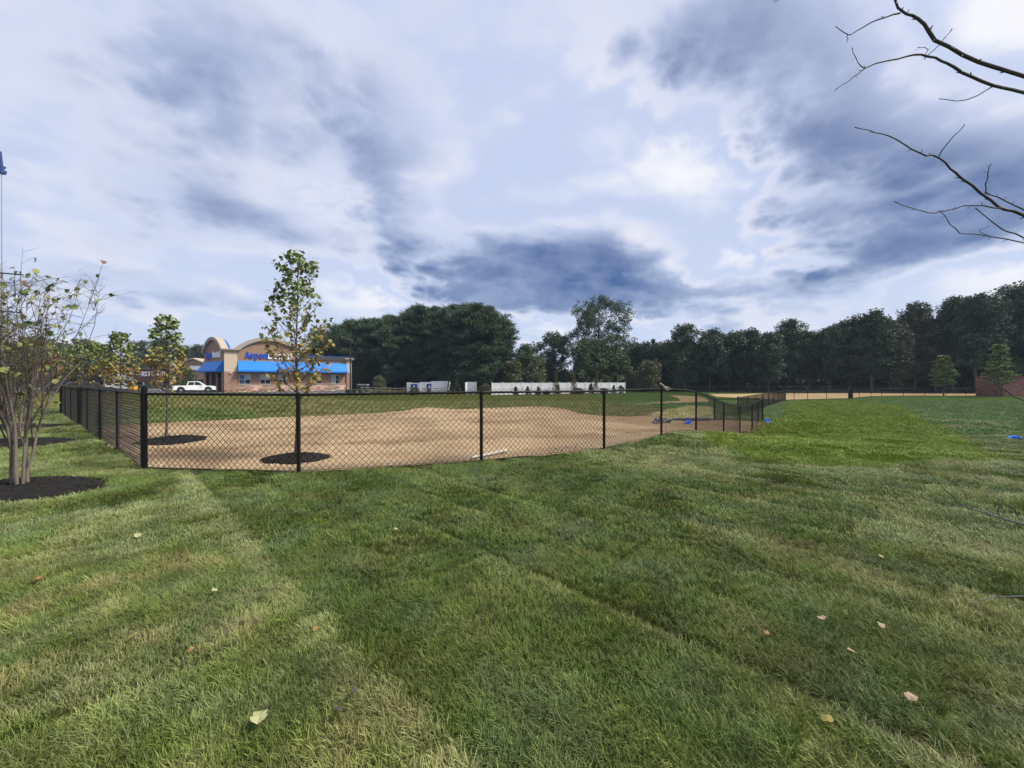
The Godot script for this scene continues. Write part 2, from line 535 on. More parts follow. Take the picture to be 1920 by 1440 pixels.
func make_camera_and_light() -> void:
	var cam := Camera3D.new()
	cam.name = "camera"
	add_child(cam)
	cam.position = Vector3(0, 1.4, 0)
	cam.rotation_degrees = Vector3(-0.39, 0, 0)
	cam.fov = 88.43
	cam.near = 0.05
	cam.far = 2000.0
	cam.current = true
	var env := Environment.new()
	env.background_mode = Environment.BG_SKY
	var sky := Sky.new()
	var sm := PanoramaSkyMaterial.new()
	sm.panorama = make_sky()
	sky.sky_material = sm
	env.sky = sky
	env.background_energy_multiplier = 0.68
	env.tonemap_mode = Environment.TONE_MAPPER_LINEAR
	env.tonemap_exposure = 1.48
	env.fog_enabled = true
	env.fog_density = 0.00025
	env.fog_light_color = Color(0.8, 0.88, 1.0)
	env.sdfgi_enabled = true
	env.ssao_enabled = true
	env.ssil_enabled = true
	var we := WorldEnvironment.new()
	we.name = "world_environment"
	we.environment = env
	add_child(we)
	var sun := DirectionalLight3D.new()
	sun.name = "sun"
	add_child(sun)
	sun.basis = Basis.looking_at(-SUN)
	sun.light_color = Color(1.0, 0.965, 0.9)
	sun.light_energy = 1.35
	sun.light_angular_distance = 14.0
	sun.shadow_enabled = true


# ---------------------------------------------------------------- ground
func make_ground() -> void:
	var xs := PackedFloat32Array()
	var ds := PackedFloat32Array()
	var half := []
	var step := 0.22
	var q := 0.0
	while q < 420.0:
		half.append(q)
		if q > 15.0:
			step *= 1.035
		q += step
	for i in range(half.size() - 1, 0, -1):
		xs.push_back(-half[i])
	for a in half:
		xs.push_back(a)
	for a in [-60.0, -30.0, -15.0, -8.0, -4.0, -2.0, -1.0, -0.5]:
		ds.push_back(a)
	for a in half:
		ds.push_back(a)
	var nx := xs.size()
	var nd := ds.size()
	var v := PackedVector3Array()
	var n := PackedVector3Array()
	var c := PackedColorArray()
	var ids := PackedInt32Array()
	for d in ds:
		for x in xs:
			var h := ground(x, d)
			v.push_back(Vector3(x, h, -d))
			n.push_back(Vector3(h - ground(x + 0.3, d), 0.3, ground(x, d + 0.3) - h).normalized())
			var s := sod(x, d)
			var k: Color = s[0]
			if d < 46.0:
				var soil := Color(0.06, 0.047, 0.03)
				k = soil.lerp(k * 0.75, (0.2 + 0.65 * float(s[2])) if float(s[1]) != 1.3 else 1.0)
			else:
				k = k * 0.55
			c.push_back(Color(k.r, k.g, k.b, 1.0))
	for j in nd - 1:
		for i in nx - 1:
			var a := j * nx + i
			ids.append_array([a, a + nx, a + 1, a + 1, a + nx, a + nx + 1])
	var arr := []
	arr.resize(Mesh.ARRAY_MAX)
	arr[Mesh.ARRAY_VERTEX] = v
	arr[Mesh.ARRAY_NORMAL] = n
	arr[Mesh.ARRAY_COLOR] = c
	arr[Mesh.ARRAY_INDEX] = ids
	var m := ArrayMesh.new()
	m.add_surface_from_arrays(Mesh.PRIMITIVE_TRIANGLES, arr)
	part_of(m, "ground", M.lawn, self).set_meta("kind", "structure")


# a sheet over a polygon (x, d), cut into cells, lying `up` above the ground
func sheet(poly: PackedVector2Array, cell: float, up: float, relief: Callable, tint: Callable) -> MB:
	var mb := MB.new()
	var lo := poly[0]
	var hi := poly[0]
	for p in poly:
		lo = lo.min(p)
		hi = hi.max(p)
	var y := func(p: Vector2) -> Vector3: return Vector3(p.x, ground(p.x, p.y) + up + relief.call(p), -p.y)
	var d := lo.y
	while d < hi.y:
		var x := lo.x
		while x < hi.x:
			var quad := PackedVector2Array([Vector2(x, d), Vector2(x + cell, d), Vector2(x + cell, d + cell), Vector2(x, d + cell)])
			var ins := 0
			for p in quad:
				ins += int(Geometry2D.is_point_in_polygon(p, poly))
			var polys: Array = [quad] if ins == 4 else ([] if ins == 0 and cell < 1.0 else Geometry2D.intersect_polygons(quad, poly))
			for g in polys:
				var ids := Geometry2D.triangulate_polygon(g)
				for i in range(0, ids.size(), 3):
					var p := []
					for k in 3:
						p.append(y.call(g[ids[i + k]]))
					var nn: Vector3 = (p[1] - p[0]).cross(p[2] - p[0]).normalized()
					if nn.y < 0.0:
						nn = -nn
					mb.col = tint.call(g[ids[i]])
					mb.tri(p[0], p[1], p[2], nn, nn, nn)
					var at := mb.c.size()
					mb.c[at - 3] = tint.call(Vector2(mb.v[at - 3].x, -mb.v[at - 3].z))
					mb.c[at - 2] = tint.call(Vector2(mb.v[at - 2].x, -mb.v[at - 2].z))
					mb.c[at - 1] = tint.call(Vector2(mb.v[at - 1].x, -mb.v[at - 1].z))
			x += cell
		d += cell
	return mb


func ragged(poly: PackedVector2Array, step: float, amount: float) -> PackedVector2Array:
	var o := PackedVector2Array()
	for i in poly.size():
		var a := poly[i]
		var b := poly[(i + 1) % poly.size()]
		var m := maxi(1, int(a.distance_to(b) / step))
		for k in m:
			var p := a.lerp(b, float(k) / m)
			o.push_back(p + Vector2(n_fine.get_noise_2d(p.x * 3.0, p.y * 3.0), n_fine.get_noise_2d(p.y * 3.0 + 50.0, p.x * 3.0)) * amount)
	return o


func sand_tint(p: Vector2) -> Color:
	var big := n_big.get_noise_2d(p.x * 1.1, p.y * 1.1)
	var mid := n_mid.get_noise_2d(p.x * 0.8, p.y * 0.8 + 30.0)
	var c := Color(0.53, 0.405, 0.265).lerp(Color(0.36, 0.265, 0.17), clampf(0.4 + 1.2 * big + 0.8 * mid, 0.0, 1.0))
	# wheel ruts and runnels of damp, darker soil
	for r in [[0.25, 0.97, 9.4, 0.16], [0.22, 0.97, 9.0, 0.12], [0.3, 0.95, 13.0, 0.2], [-0.1, 0.99, 17.5, 0.2], [0.5, 0.86, 11.8, 0.14]]:
		var t: float = absf(p.x * r[0] * -1.0 + p.y * r[1] - r[2] + 0.5 * big + 0.25 * mid)
		if t < r[3] and mid + big > -0.25:
			c = c.lerp(Color(0.21, 0.135, 0.085), 0.75 * (1.0 - t / r[3]))
	var wet := smoothstep(8.0, 12.0, p.x * 0.8 + p.y * 0.25)
	return c.lerp(Color(0.25, 0.17, 0.11), 0.6 * wet)


func make_clods() -> void:
	var v := PackedVector3Array()
	var c := PackedColorArray()
	var p := [Vector3(1, 0, 0.2), Vector3(0.2, 0.1, 1), Vector3(-1, -0.1, 0.3), Vector3(-0.3, 0, -0.9), Vector3(0.1, 0.75, 0), Vector3(0, -0.6, 0)]
	for f in [[0, 1, 4], [1, 2, 4], [2, 3, 4], [3, 0, 4], [1, 0, 5], [2, 1, 5], [3, 2, 5], [0, 3, 5]]:
		for k in f:
			v.push_back(p[k])
			c.push_back(Color.WHITE)
	var mesh := raw_mesh(v, c)
	var xf := []
	var cols := []
	rng.seed = 303
	while xf.size() < 9000:
		var x := rng.randf_range(-12.5, 13.0)
		var d := 5.9 + 17.0 * pow(rng.randf(), 1.4)
		if not Geometry2D.is_point_in_polygon(Vector2(x, d), sand_poly) or n_mid.get_noise_2d(x * 0.7, d * 0.7) < rng.randf_range(-0.5, 0.35):
			continue
		var s := rng.randf_range(0.008, 0.022) * (2.0 if rng.randf() < 0.06 else 1.0)
		xf.append(Transform3D(Basis.from_euler(Vector3(rng.randf() * 3.0, rng.randf() * TAU, 0)).scaled(Vector3(s, s * 0.8, s * 1.2)), on_ground(x, d, 0.04)))
		var t := sand_tint(Vector2(x, d)) * rng.randf_range(0.55, 1.15)
		cols.append(Color(t.r, t.g, t.b))
	var o := scatter(mesh, M.mulch_plain, xf, cols, "clods", self)
	tag(o, "small clods and stones strewn over the sand behind the fence", "clods")


func make_sheets() -> void:
	var bumps := func(p: Vector2) -> float: return 0.03 * n_mid.get_noise_2d(p.x * 0.9, p.y * 0.9) + 0.022 * absf(n_fine.get_noise_2d(p.x * 1.2, p.y * 1.2)) + 0.02
	struct(sheet(ragged(sand_poly, 0.5, 0.12), 0.22, 0.012, bumps, sand_tint), "sand_bed", M.sand)
	var flat := func(_p: Vector2) -> float: return 0.0
	struct(sheet(ragged(trail_poly, 1.2, 0.5), 0.8, 0.03, flat, func(p: Vector2) -> Color: return Color(0.36, 0.27, 0.16) * (1.0 + 0.5 * n_mid.get_noise_2d(p.x, p.y))), "dirt_track", M.sand)
	struct(sheet(V2(FARSAND), 1.2, 0.03, flat, func(p: Vector2) -> Color: return Color(0.5, 0.38, 0.22) * (1.0 + 0.45 * n_big.get_noise_2d(p.x * 0.5, p.y * 2.0))), "sand_field", M.sand)
	struct(sheet(park_poly, 5.0, 0.03, flat, func(_p: Vector2) -> Color: return Color.WHITE), "parking_lot", M.asphalt)
	var kerb := MB.new()
	for i in 5:
		var a := Vector2(PARKING[i][0], PARKING[i][1])
		var b := Vector2(PARKING[(i + 1) % 5][0], PARKING[(i + 1) % 5][1])
		if i == 4:
			continue
		var m := int(a.distance_to(b) / 2.0) + 1
		for k in m:
			var p := a.lerp(b, (k + 0.5) / m)
			var ang := atan2(b.y - a.y, b.x - a.x)
			kerb.box(on_ground(p.x, p.y, 0.07), Vector3(a.distance_to(b) / m - 0.01, 0.2, 0.18), Basis(Vector3.UP, ang))
	struct(kerb, "kerb", M.concrete)


func blade_clump(blades: int, radius: float, tall: float, wide: float, seed_: int) -> ArrayMesh:
	var r := RandomNumberGenerator.new()
	r.seed = seed_
	var v := PackedVector3Array()
	var c := PackedColorArray()
	for i in blades:
		var a := r.randf() * TAU
		var p := Vector3(cos(a), 0, sin(a)) * radius * sqrt(r.randf())
		p.y = -0.01
		var la := a + r.randf_range(-1.2, 1.2)
		var lean := Vector3(cos(la), 0, sin(la))
		var h := tall * r.randf_range(0.6, 1.15)
		var reach := h * r.randf_range(0.25, 1.0)
		var w := wide * r.randf_range(0.7, 1.25)
		var side := Vector3(-lean.z, 0, lean.x).rotated(Vector3.UP, r.randf_range(-0.9, 0.9)) * w * 0.5
		var mid := p + Vector3.UP * h * 0.62 + lean * reach * 0.38
		var tip := p + Vector3.UP * h * r.randf_range(0.8, 1.0) + lean * reach
		v.append_array([p - side, mid - side * 0.8, p + side, p + side, mid - side * 0.8, mid + side * 0.8, mid - side * 0.8, tip, mid + side * 0.8])
		var k := r.randf_range(0.72, 1.25)
		var t := Color(k, k, k * r.randf_range(0.8, 1.1))
		var z := r.randf()
		if z < 0.08:
			t = Color(1.65 * k, 1.3 * k, 1.25 * k)
		elif z < 0.2:
			t = Color(0.8 * k, 1.05 * k, 1.2 * k)
		for q in 9:
			c.push_back(t)
	return raw_mesh(v, c)


func raw_mesh(v: PackedVector3Array, c: PackedColorArray) -> ArrayMesh:
	var arr := []
	arr.resize(Mesh.ARRAY_MAX)
	arr[Mesh.ARRAY_VERTEX] = v
	arr[Mesh.ARRAY_COLOR] = c
	var m := ArrayMesh.new()
	m.add_surface_from_arrays(Mesh.PRIMITIVE_TRIANGLES, arr)
	return m


func make_grass() -> void:
	var bands := [
		[0.7, 3.3, 2100.0, [13, 0.028, 0.055, 0.0032], "grass", "short mixed green and straw sod grass nearest the camera", 41],
		[3.3, 7.2, 1000.0, [14, 0.042, 0.06, 0.0055], "grass", "laid sod grass in pale and dark rolls up to the chain-link fence", 42],
		[7.2, 17.0, 260.0, [18, 0.085, 0.062, 0.011], "grass", "lawn grass on the slopes beside and beyond the fence corner", 43],
		[17.0, 46.0, 38.0, [26, 0.22, 0.07, 0.026], "grass", "distant bright lawn and thin grass on the far bank", 44]]
	for b in bands:
		rng.seed = b[6]
		var meshes := []
		for k in 4:
			meshes.append(blade_clump(b[3][0], b[3][1], b[3][2], b[3][3], int(b[6]) * 10 + k))
		var xf := [[], [], [], []]
		var cols := [[], [], [], []]
		var d0: float = b[0]
		var d1: float = b[1]
		var count := int((1.45 * (d1 * d1 - d0 * d0) + 3.0 * (d1 - d0)) * b[2])
		var wmax := 1.45 * d1 + 1.5
		var made := 0
		while made < count:
			var d := rng.randf_range(d0, d1)
			var x := rng.randf_range(-wmax, wmax)
			if absf(x) > 1.45 * d + 1.5:
				continue
			made += 1
			var p := Vector2(x, d)
			if d > 5.5 and (Geometry2D.is_point_in_polygon(p, sand_poly) or d > 30.0 and Geometry2D.is_point_in_polygon(p, trail_poly)):
				continue
			if in_bed(x, d):
				continue
			var s := sod(x, d)
			if rng.randf() > s[2]:
				continue
			var k := rng.randi() % 4
			var sc := rng.randf_range(0.8, 1.2)
			# the sward lies over a little, each patch its own way
			var comb := n_mid.get_noise_2d(x * 0.6 + 90.0, d * 0.6) * 5.0
			var bs := Basis(Vector3(cos(comb), 0, sin(comb)), rng.randf_range(0.0, 0.55)) * Basis(Vector3.UP, rng.randf() * TAU)
			bs = bs * Basis.from_scale(Vector3(sc, sc * float(s[1]), sc))
			xf[k].append(Transform3D(bs, Vector3(x, ground(x, d), -d)))
			var j := rng.randf_range(0.8, 1.2)
			var c: Color = s[0]
			cols[k].append(Color(c.r * j * rng.randf_range(0.92, 1.1), c.g * j, c.b * j))
		for k in 4:
			var o := scatter(meshes[k], M.grass_blade, xf[k], cols[k], b[4], self)
			tag(o, b[5], "grass")


func mulch_bed(x: float, d: float, rx: float, rd: float, h: float, label: String) -> void:
	var mb := MB.new()
	var rings := 10
	var sides := 40
	var pt := func(i: int, k: int) -> Vector3:
		var a := TAU * k / sides
		var t := float(i) / rings
		var e := 1.0 + 0.1 * n_mid.get_noise_2d(cos(a) * 3.0 + x, sin(a) * 3.0 + d)
		var qx := x + cos(a) * rx * t * e
		var qd := d + sin(a) * rd * t * e
		var up := h * (1.0 - t * t) * (0.75 + 0.25 * t) + 0.028 * n_fine.get_noise_2d(qx * 9.0, qd * 9.0) * (1.0 - 0.5 * t)
		return on_ground(qx, qd, up + (0.035 if i < rings else -0.03)) - on_ground(x, d)
	for i in rings:
		for k in sides:
			var a: Vector3 = pt.call(i, k)
			var b: Vector3 = pt.call(i + 1, k)
			var c: Vector3 = pt.call(i + 1, (k + 1) % sides)
			var e: Vector3 = pt.call(i, (k + 1) % sides)
			var t := 0.022 * (1.0 + 0.8 * n_fine.get_noise_2d(b.x * 20.0, b.z * 20.0))
			mb.col = Color(t, t * 0.85, t * 0.72)
			for f in [[a, b, c], [a, c, e]]:
				var nn: Vector3 = (f[1] - f[0]).cross(f[2] - f[0])
				if nn.length() < 1e-9:
					continue
				nn = nn.normalized() * signf(nn.y)
				mb.tri(f[0], f[1], f[2], nn, nn, nn)
	var o := thing("mulch_bed", label, "mulch bed", on_ground(x, d), 0.0, "mulch beds around young trees")
	part(mb, "mound", M.mulch, o)
	# loose bark chips
	var chips := MB.new()
	rng.seed = int(absf(x) * 100.0)
	for i in 260:
		var a := rng.randf() * TAU
		var t := sqrt(rng.randf()) * 1.04
		var qx := cos(a) * rx * t
		var qd := sin(a) * rd * t
		var k := rng.randf_range(0.012, 0.05)
		chips.col = Color(k, k * 0.82, k * 0.66)
		chips.box(on_ground(x + qx, d + qd, h * (1.0 - t * t) * 0.9 + 0.035) - on_ground(x, d), Vector3(rng.randf_range(0.02, 0.055), 0.007, 0.012), Basis.from_euler(Vector3(rng.randf_range(-0.5, 0.5), rng.randf() * TAU, rng.randf_range(-0.5, 0.5))))
	var co := part(chips, "bark_chips", M.mulch, o)
	co.set_meta("kind", "stuff")


# ---------------------------------------------------------------- fences
func chain_link(a: Vector3, b: Vector3, tall: float, tubes: bool, pre: float, post: float) -> MB:
	var mb := MB.new()
	var run := Vector3(b.x - a.x, 0, b.z - a.z)
	var length := run.length()
	var across := run.cross(Vector3.UP).normalized()
	var count := maxi(2, int(length / 0.047))
	var rows := int(tall / 0.049)
	var cw := 1.0 / count
	var rad := 0.0038
	for w in count:
		var pts := []
		for j in rows + 1:
			var t := clampf((w + float((j + w) % 2)) * cw, 0.004, 0.996)
			var y := cubic_interpolate(a.y, b.y, pre, post, t) + 0.03 + tall * j / rows
			pts.append(Vector3(a.x, y, a.z) + run * t + across * (0.004 if (j % 2) else -0.004))
		for j in rows:
			var p: Vector3 = pts[j]
			var q: Vector3 = pts[j + 1]
			var dir := (q - p).normalized()
			var u := dir.cross(across).normalized()
			if tubes:
				var n1 := u
				var n2 := (across * 0.87 - u * 0.5)
				var n3 := (-across * 0.87 - u * 0.5)
				mb.quad(p + n1 * rad, q + n1 * rad, q + n2 * rad, p + n2 * rad, (n1 + n2).normalized())
				mb.quad(p + n2 * rad, q + n2 * rad, q + n3 * rad, p + n3 * rad, (n2 + n3).normalized())
				mb.quad(p + n3 * rad, q + n3 * rad, q + n1 * rad, p + n1 * rad, (n3 + n1).normalized())
			else:
				mb.quad(p - u * rad, q - u * rad, q + u * rad, p + u * rad, across)
	return mb


func chain_fence(label: String, pts: Array, tall: float, tubes: bool, stout: Array, sharp := -1, group := "") -> Node3D:
	var home := on_ground(pts[0][0], pts[0][1])
	var o := thing("chain_link_fence", label, "fence", home, 0.0, group)
	for i in pts.size():
		var p := on_ground(pts[i][0], pts[i][1]) - home
		var big := i in stout
		var r := 0.038 if big else 0.028
		var top := tall + (0.07 if big else -0.03)
		var mb := MB.new()
		mb.tube([p - Vector3.UP * 0.2, p + Vector3.UP * top], [r, r], 12)
		var post := part(mb, "post", M.black_vinyl, o)
		mb = MB.new()
		if big:
			mb.tube([p + Vector3.UP * (top - 0.02), p + Vector3.UP * (top + 0.025), p + Vector3.UP * (top + 0.045)], [r + 0.005, r + 0.005, r * 0.5], 12)
			for k in 3:
				var y := 0.15 + k * 0.42
				var ring := MB.new()
				ring.tube([p + Vector3.UP * y, p + Vector3.UP * (y + 0.022)], [r + 0.005, r + 0.005], 12)
				part(ring, "tension_band", M.black_vinyl, post)
		else:
			mb.tube([p + Vector3.UP * (top - 0.02), p + Vector3.UP * (top + 0.0), p + Vector3.UP * (top + 0.06)], [r + 0.004, r + 0.004, 0.024], 12)
		part(mb, "post_cap", M.black_vinyl, post)
	for i in pts.size() - 1:
		var a := on_ground(pts[i][0], pts[i][1]) - home
		var b := on_ground(pts[i + 1][0], pts[i + 1][1]) - home
		var mb := MB.new()
		var pre := (on_ground(pts[maxi(i - 1, 0)][0], pts[maxi(i - 1, 0)][1]) - home).y
		var nxt := mini(i + 2, pts.size() - 1)
		var post_y := (on_ground(pts[nxt][0], pts[nxt][1]) - home).y
		if i == sharp:
			pre = a.y
		if i + 1 == sharp:
			post_y = b.y
		var rail := []
		var rads := []
		for k in 7:
			var p := a.lerp(b, k / 6.0)
			p.y = cubic_interpolate(a.y, b.y, pre, post_y, k / 6.0) + tall
			rail.append(p)
			rads.append(0.021)
		mb.tube(rail, rads, 10)
		part(mb, "top_rail", M.black_vinyl, o)
		part(chain_link(a, b, tall + 0.035, tubes, pre, post_y), "wire_mesh", M.wire, o).set_meta("kind", "stuff")
		mb = MB.new()
		mb.tube([a + Vector3.UP * 0.05, b + Vector3.UP * 0.05], [0.003, 0.003], 4)
		part(mb, "tension_wire", M.wire, o)
	return o


func make_fences() -> void:
	var front := [[-5.75, 6.17], [-3.21, 5.93], [-0.52, 6.69], [1.86, 7.97], [3.81, 10.06], [5.6, 12.0], [8.05, 15.0], [10.0, 17.3], [11.2, 18.4], [12.9, 20.3]]
	chain_fence("black chain-link fence curving along the near edge of the sand to the low corner", front, 1.2, true, [0, 9], 7)
	var left := []
	for i in 8:
		left.append([-5.79 - 1.97 * (i + (0.03 if i == 0 else 0.0)), 6.2 + 1.56 * (i + (0.03 if i == 0 else 0.0))])
	chain_fence("black chain-link fence running away from the stout corner post toward the parked cars", left, 1.2, true, [7])
	chain_fence("short black chain-link fence closing the back of the low fenced corner", [[12.75, 20.42], [11.3, 22.0]], 1.2, true, [1])
	var second := []
	for i in 9:
		second.append([15.0 + 2.28 * i, 26.2 + 2.72 * i])
	chain_fence("black chain-link fence receding behind the low corner toward the tan field", second, 1.22, true, [0, 8])
	chain_fence("low black fence before the tan field, ending at the dark gate post", [[33.4, 48.3], [35.6, 49.8], [38.2, 51.0], [41.3, 51.8], [45.4, 53.0]], 1.22, false, [0])
	chain_fence("low black fence behind the lawn between the gate post and the brick wall", [[46.6, 54.3], [49.5, 56.2], [53.5, 58.8], [57.7, 61.6], [61.5, 62.0], [65.0, 62.1], [68.5, 62.3], [72.0, 62.6], [75.5, 63.2]], 1.22, false, [])
	var gate := thing("gate_post", "thick dark gate post standing where the two low fences meet", "post", on_ground(45.9, 53.5))
	var mb := MB.new()
	mb.box(Vector3(0, 0.68, 0), Vector3(0.42, 1.36, 0.3))
	part(mb, "shaft", M.black_vinyl, gate)
	mb = MB.new()
	mb.prism(PackedVector2Array([Vector2(-0.25, 1.36), Vector2(0.25, 1.36), Vector2(0, 1.46)]), -0.18, 0.18)
	part(mb, "cap", M.black_vinyl, gate)
	# the wood's edge has a dark wire fence too
	var far := []
	for i in 12:
		far.append([27.0 + 7.0 * i, 80.0 - 0.4 * i])
	chain_fence("long low dark fence along the foot of the wood", far, 1.3, false, [])


func vinyl_fence() -> void:
	var a := Vector2(-3.4, 67.0)
	var b := Vector2(22.6, 79.0)
	var home := on_ground(a.x, a.y)
	var o := thing("vinyl_fence", "long white vinyl privacy fence below the tall tree", "fence", home)
	var m := 15
	var turn := atan2(b.y - a.y, b.x - a.x)
	for i in m + 1:
		var p := a.lerp(b, float(i) / m)
		var mb := MB.new()
		var at := on_ground(p.x, p.y) - home
		mb.box(at + Vector3.UP * 1.08, Vector3(0.14, 2.16, 0.14), Basis(Vector3.UP, turn))
		var post := part(mb, "post", M.vinyl_white, o)
		mb = MB.new()
		mb.box(at + Vector3.UP * 2.19, Vector3(0.19, 0.05, 0.19), Basis(Vector3.UP, turn))
		part(mb, "post_cap", M.vinyl_white, post)
		if i < m:
			var q := a.lerp(b, (i + 0.5) / m)
			at = on_ground(q.x, q.y) - home
			var span := a.distance_to(b) / m - 0.15
			mb = MB.new()
			for k in 10:
				mb.box(at + Basis(Vector3.UP, turn) * Vector3((k - 4.5) * span / 10, 1.05, 0), Vector3(span / 10 - 0.012, 1.8, 0.03), Basis(Vector3.UP, turn))
			part(mb, "panel", M.vinyl_white, o)
			mb = MB.new()
			for y in [0.12, 2.0]:
				mb.box(at + Vector3.UP * y, Vector3(span, 0.16, 0.06), Basis(Vector3.UP, turn))
			part(mb, "rail", M.vinyl_white, o)


func split_rail() -> void:
	var a := Vector2(-24.8, 65.0)
	var b := Vector2(-11.6, 67.5)
	var home := on_ground(a.x, a.y)
	var o := thing("split_rail_fence", "grey wooden split-rail fence before the white enclosure with blue doors", "fence", home)
	var m := 6
	for i in m + 1:
		var p := a.lerp(b, float(i) / m)
		var at := on_ground(p.x, p.y) - home
		var mb := MB.new()
		mb.tube([at - Vector3.UP * 0.1, at + Vector3.UP * 1.35], [0.09, 0.075], 7)
		part(mb, "post", M.rail_wood, o)
		if i < m:
			var q := a.lerp(b, float(i + 1) / m)
			var to := on_ground(q.x, q.y) - home
			for y in [0.35, 0.75, 1.15]:
				mb = MB.new()
				mb.tube([at + Vector3.UP * y, at.lerp(to, 0.5) + Vector3.UP * (y - 0.02), to + Vector3.UP * (y + 0.02)], [0.055, 0.07, 0.05], 6)
				part(mb, "rail", M.rail_wood, o)


# ---------------------------------------------------------------- plants
func leaf_cluster(count: int, spread: Vector3, size: float, seed_: int) -> ArrayMesh:
	var r := RandomNumberGenerator.new()
	r.seed = seed_
	var v := PackedVector3Array()
	var c := PackedColorArray()
	for i in count:
		var p := Vector3(r.randfn(0, 0.5), r.randfn(0, 0.5), r.randfn(0, 0.5)).limit_length(0.85) * spread
		var b := Basis.from_euler(Vector3(r.randf_range(-1.1, 1.1), r.randf() * TAU, r.randf_range(-1.1, 1.1)))
		var s := size * r.randf_range(0.6, 1.3)
		var u := b.x * s
		var w := b.z * s * 0.42
		v.append_array([p - u, p + w, p + u, p - u, p + u, p - w + b.y * s * 0.2])
		var k := r.randf_range(0.65, 1.35)
		for q in 6:
			c.push_back(Color(k, k, k))
	return raw_mesh(v, c)


func needle_cluster(count: int, seed_: int) -> ArrayMesh:
	var r := RandomNumberGenerator.new()
	r.seed = seed_
	var v := PackedVector3Array()
	var c := PackedColorArray()
	for i in count:
		var root := Vector3(r.randfn(0, 0.34), r.randfn(0, 0.12), r.randfn(0, 0.34))
		var a := r.randf() * TAU
		var dir := Vector3(cos(a), r.randf_range(0.1, 1.4), sin(a)).normalized()
		var s := dir.cross(Vector3(r.randfn(), r.randfn(), r.randfn())).normalized() * 0.045
		v.append_array([root - s, root + dir * r.randf_range(0.28, 0.5), root + s])
		var k := r.randf_range(0.6, 1.4)
		for q in 3:
			c.push_back(Color(k, k, k))
	return raw_mesh(v, c)


var clusters := {}


func make_clusters() -> void:
	clusters.broad = leaf_cluster(46, Vector3(1.1, 0.8, 1.1), 0.26, 1)
	clusters.airy = leaf_cluster(40, Vector3(1.0, 0.8, 1.0), 0.25, 2)
	clusters.pine = needle_cluster(64, 3)
	clusters.small = leaf_cluster(26, Vector3(0.3, 0.22, 0.3), 0.075, 4)
	clusters.spray = leaf_cluster(22, Vector3(0.5, 0.12, 0.5), 0.14, 5)


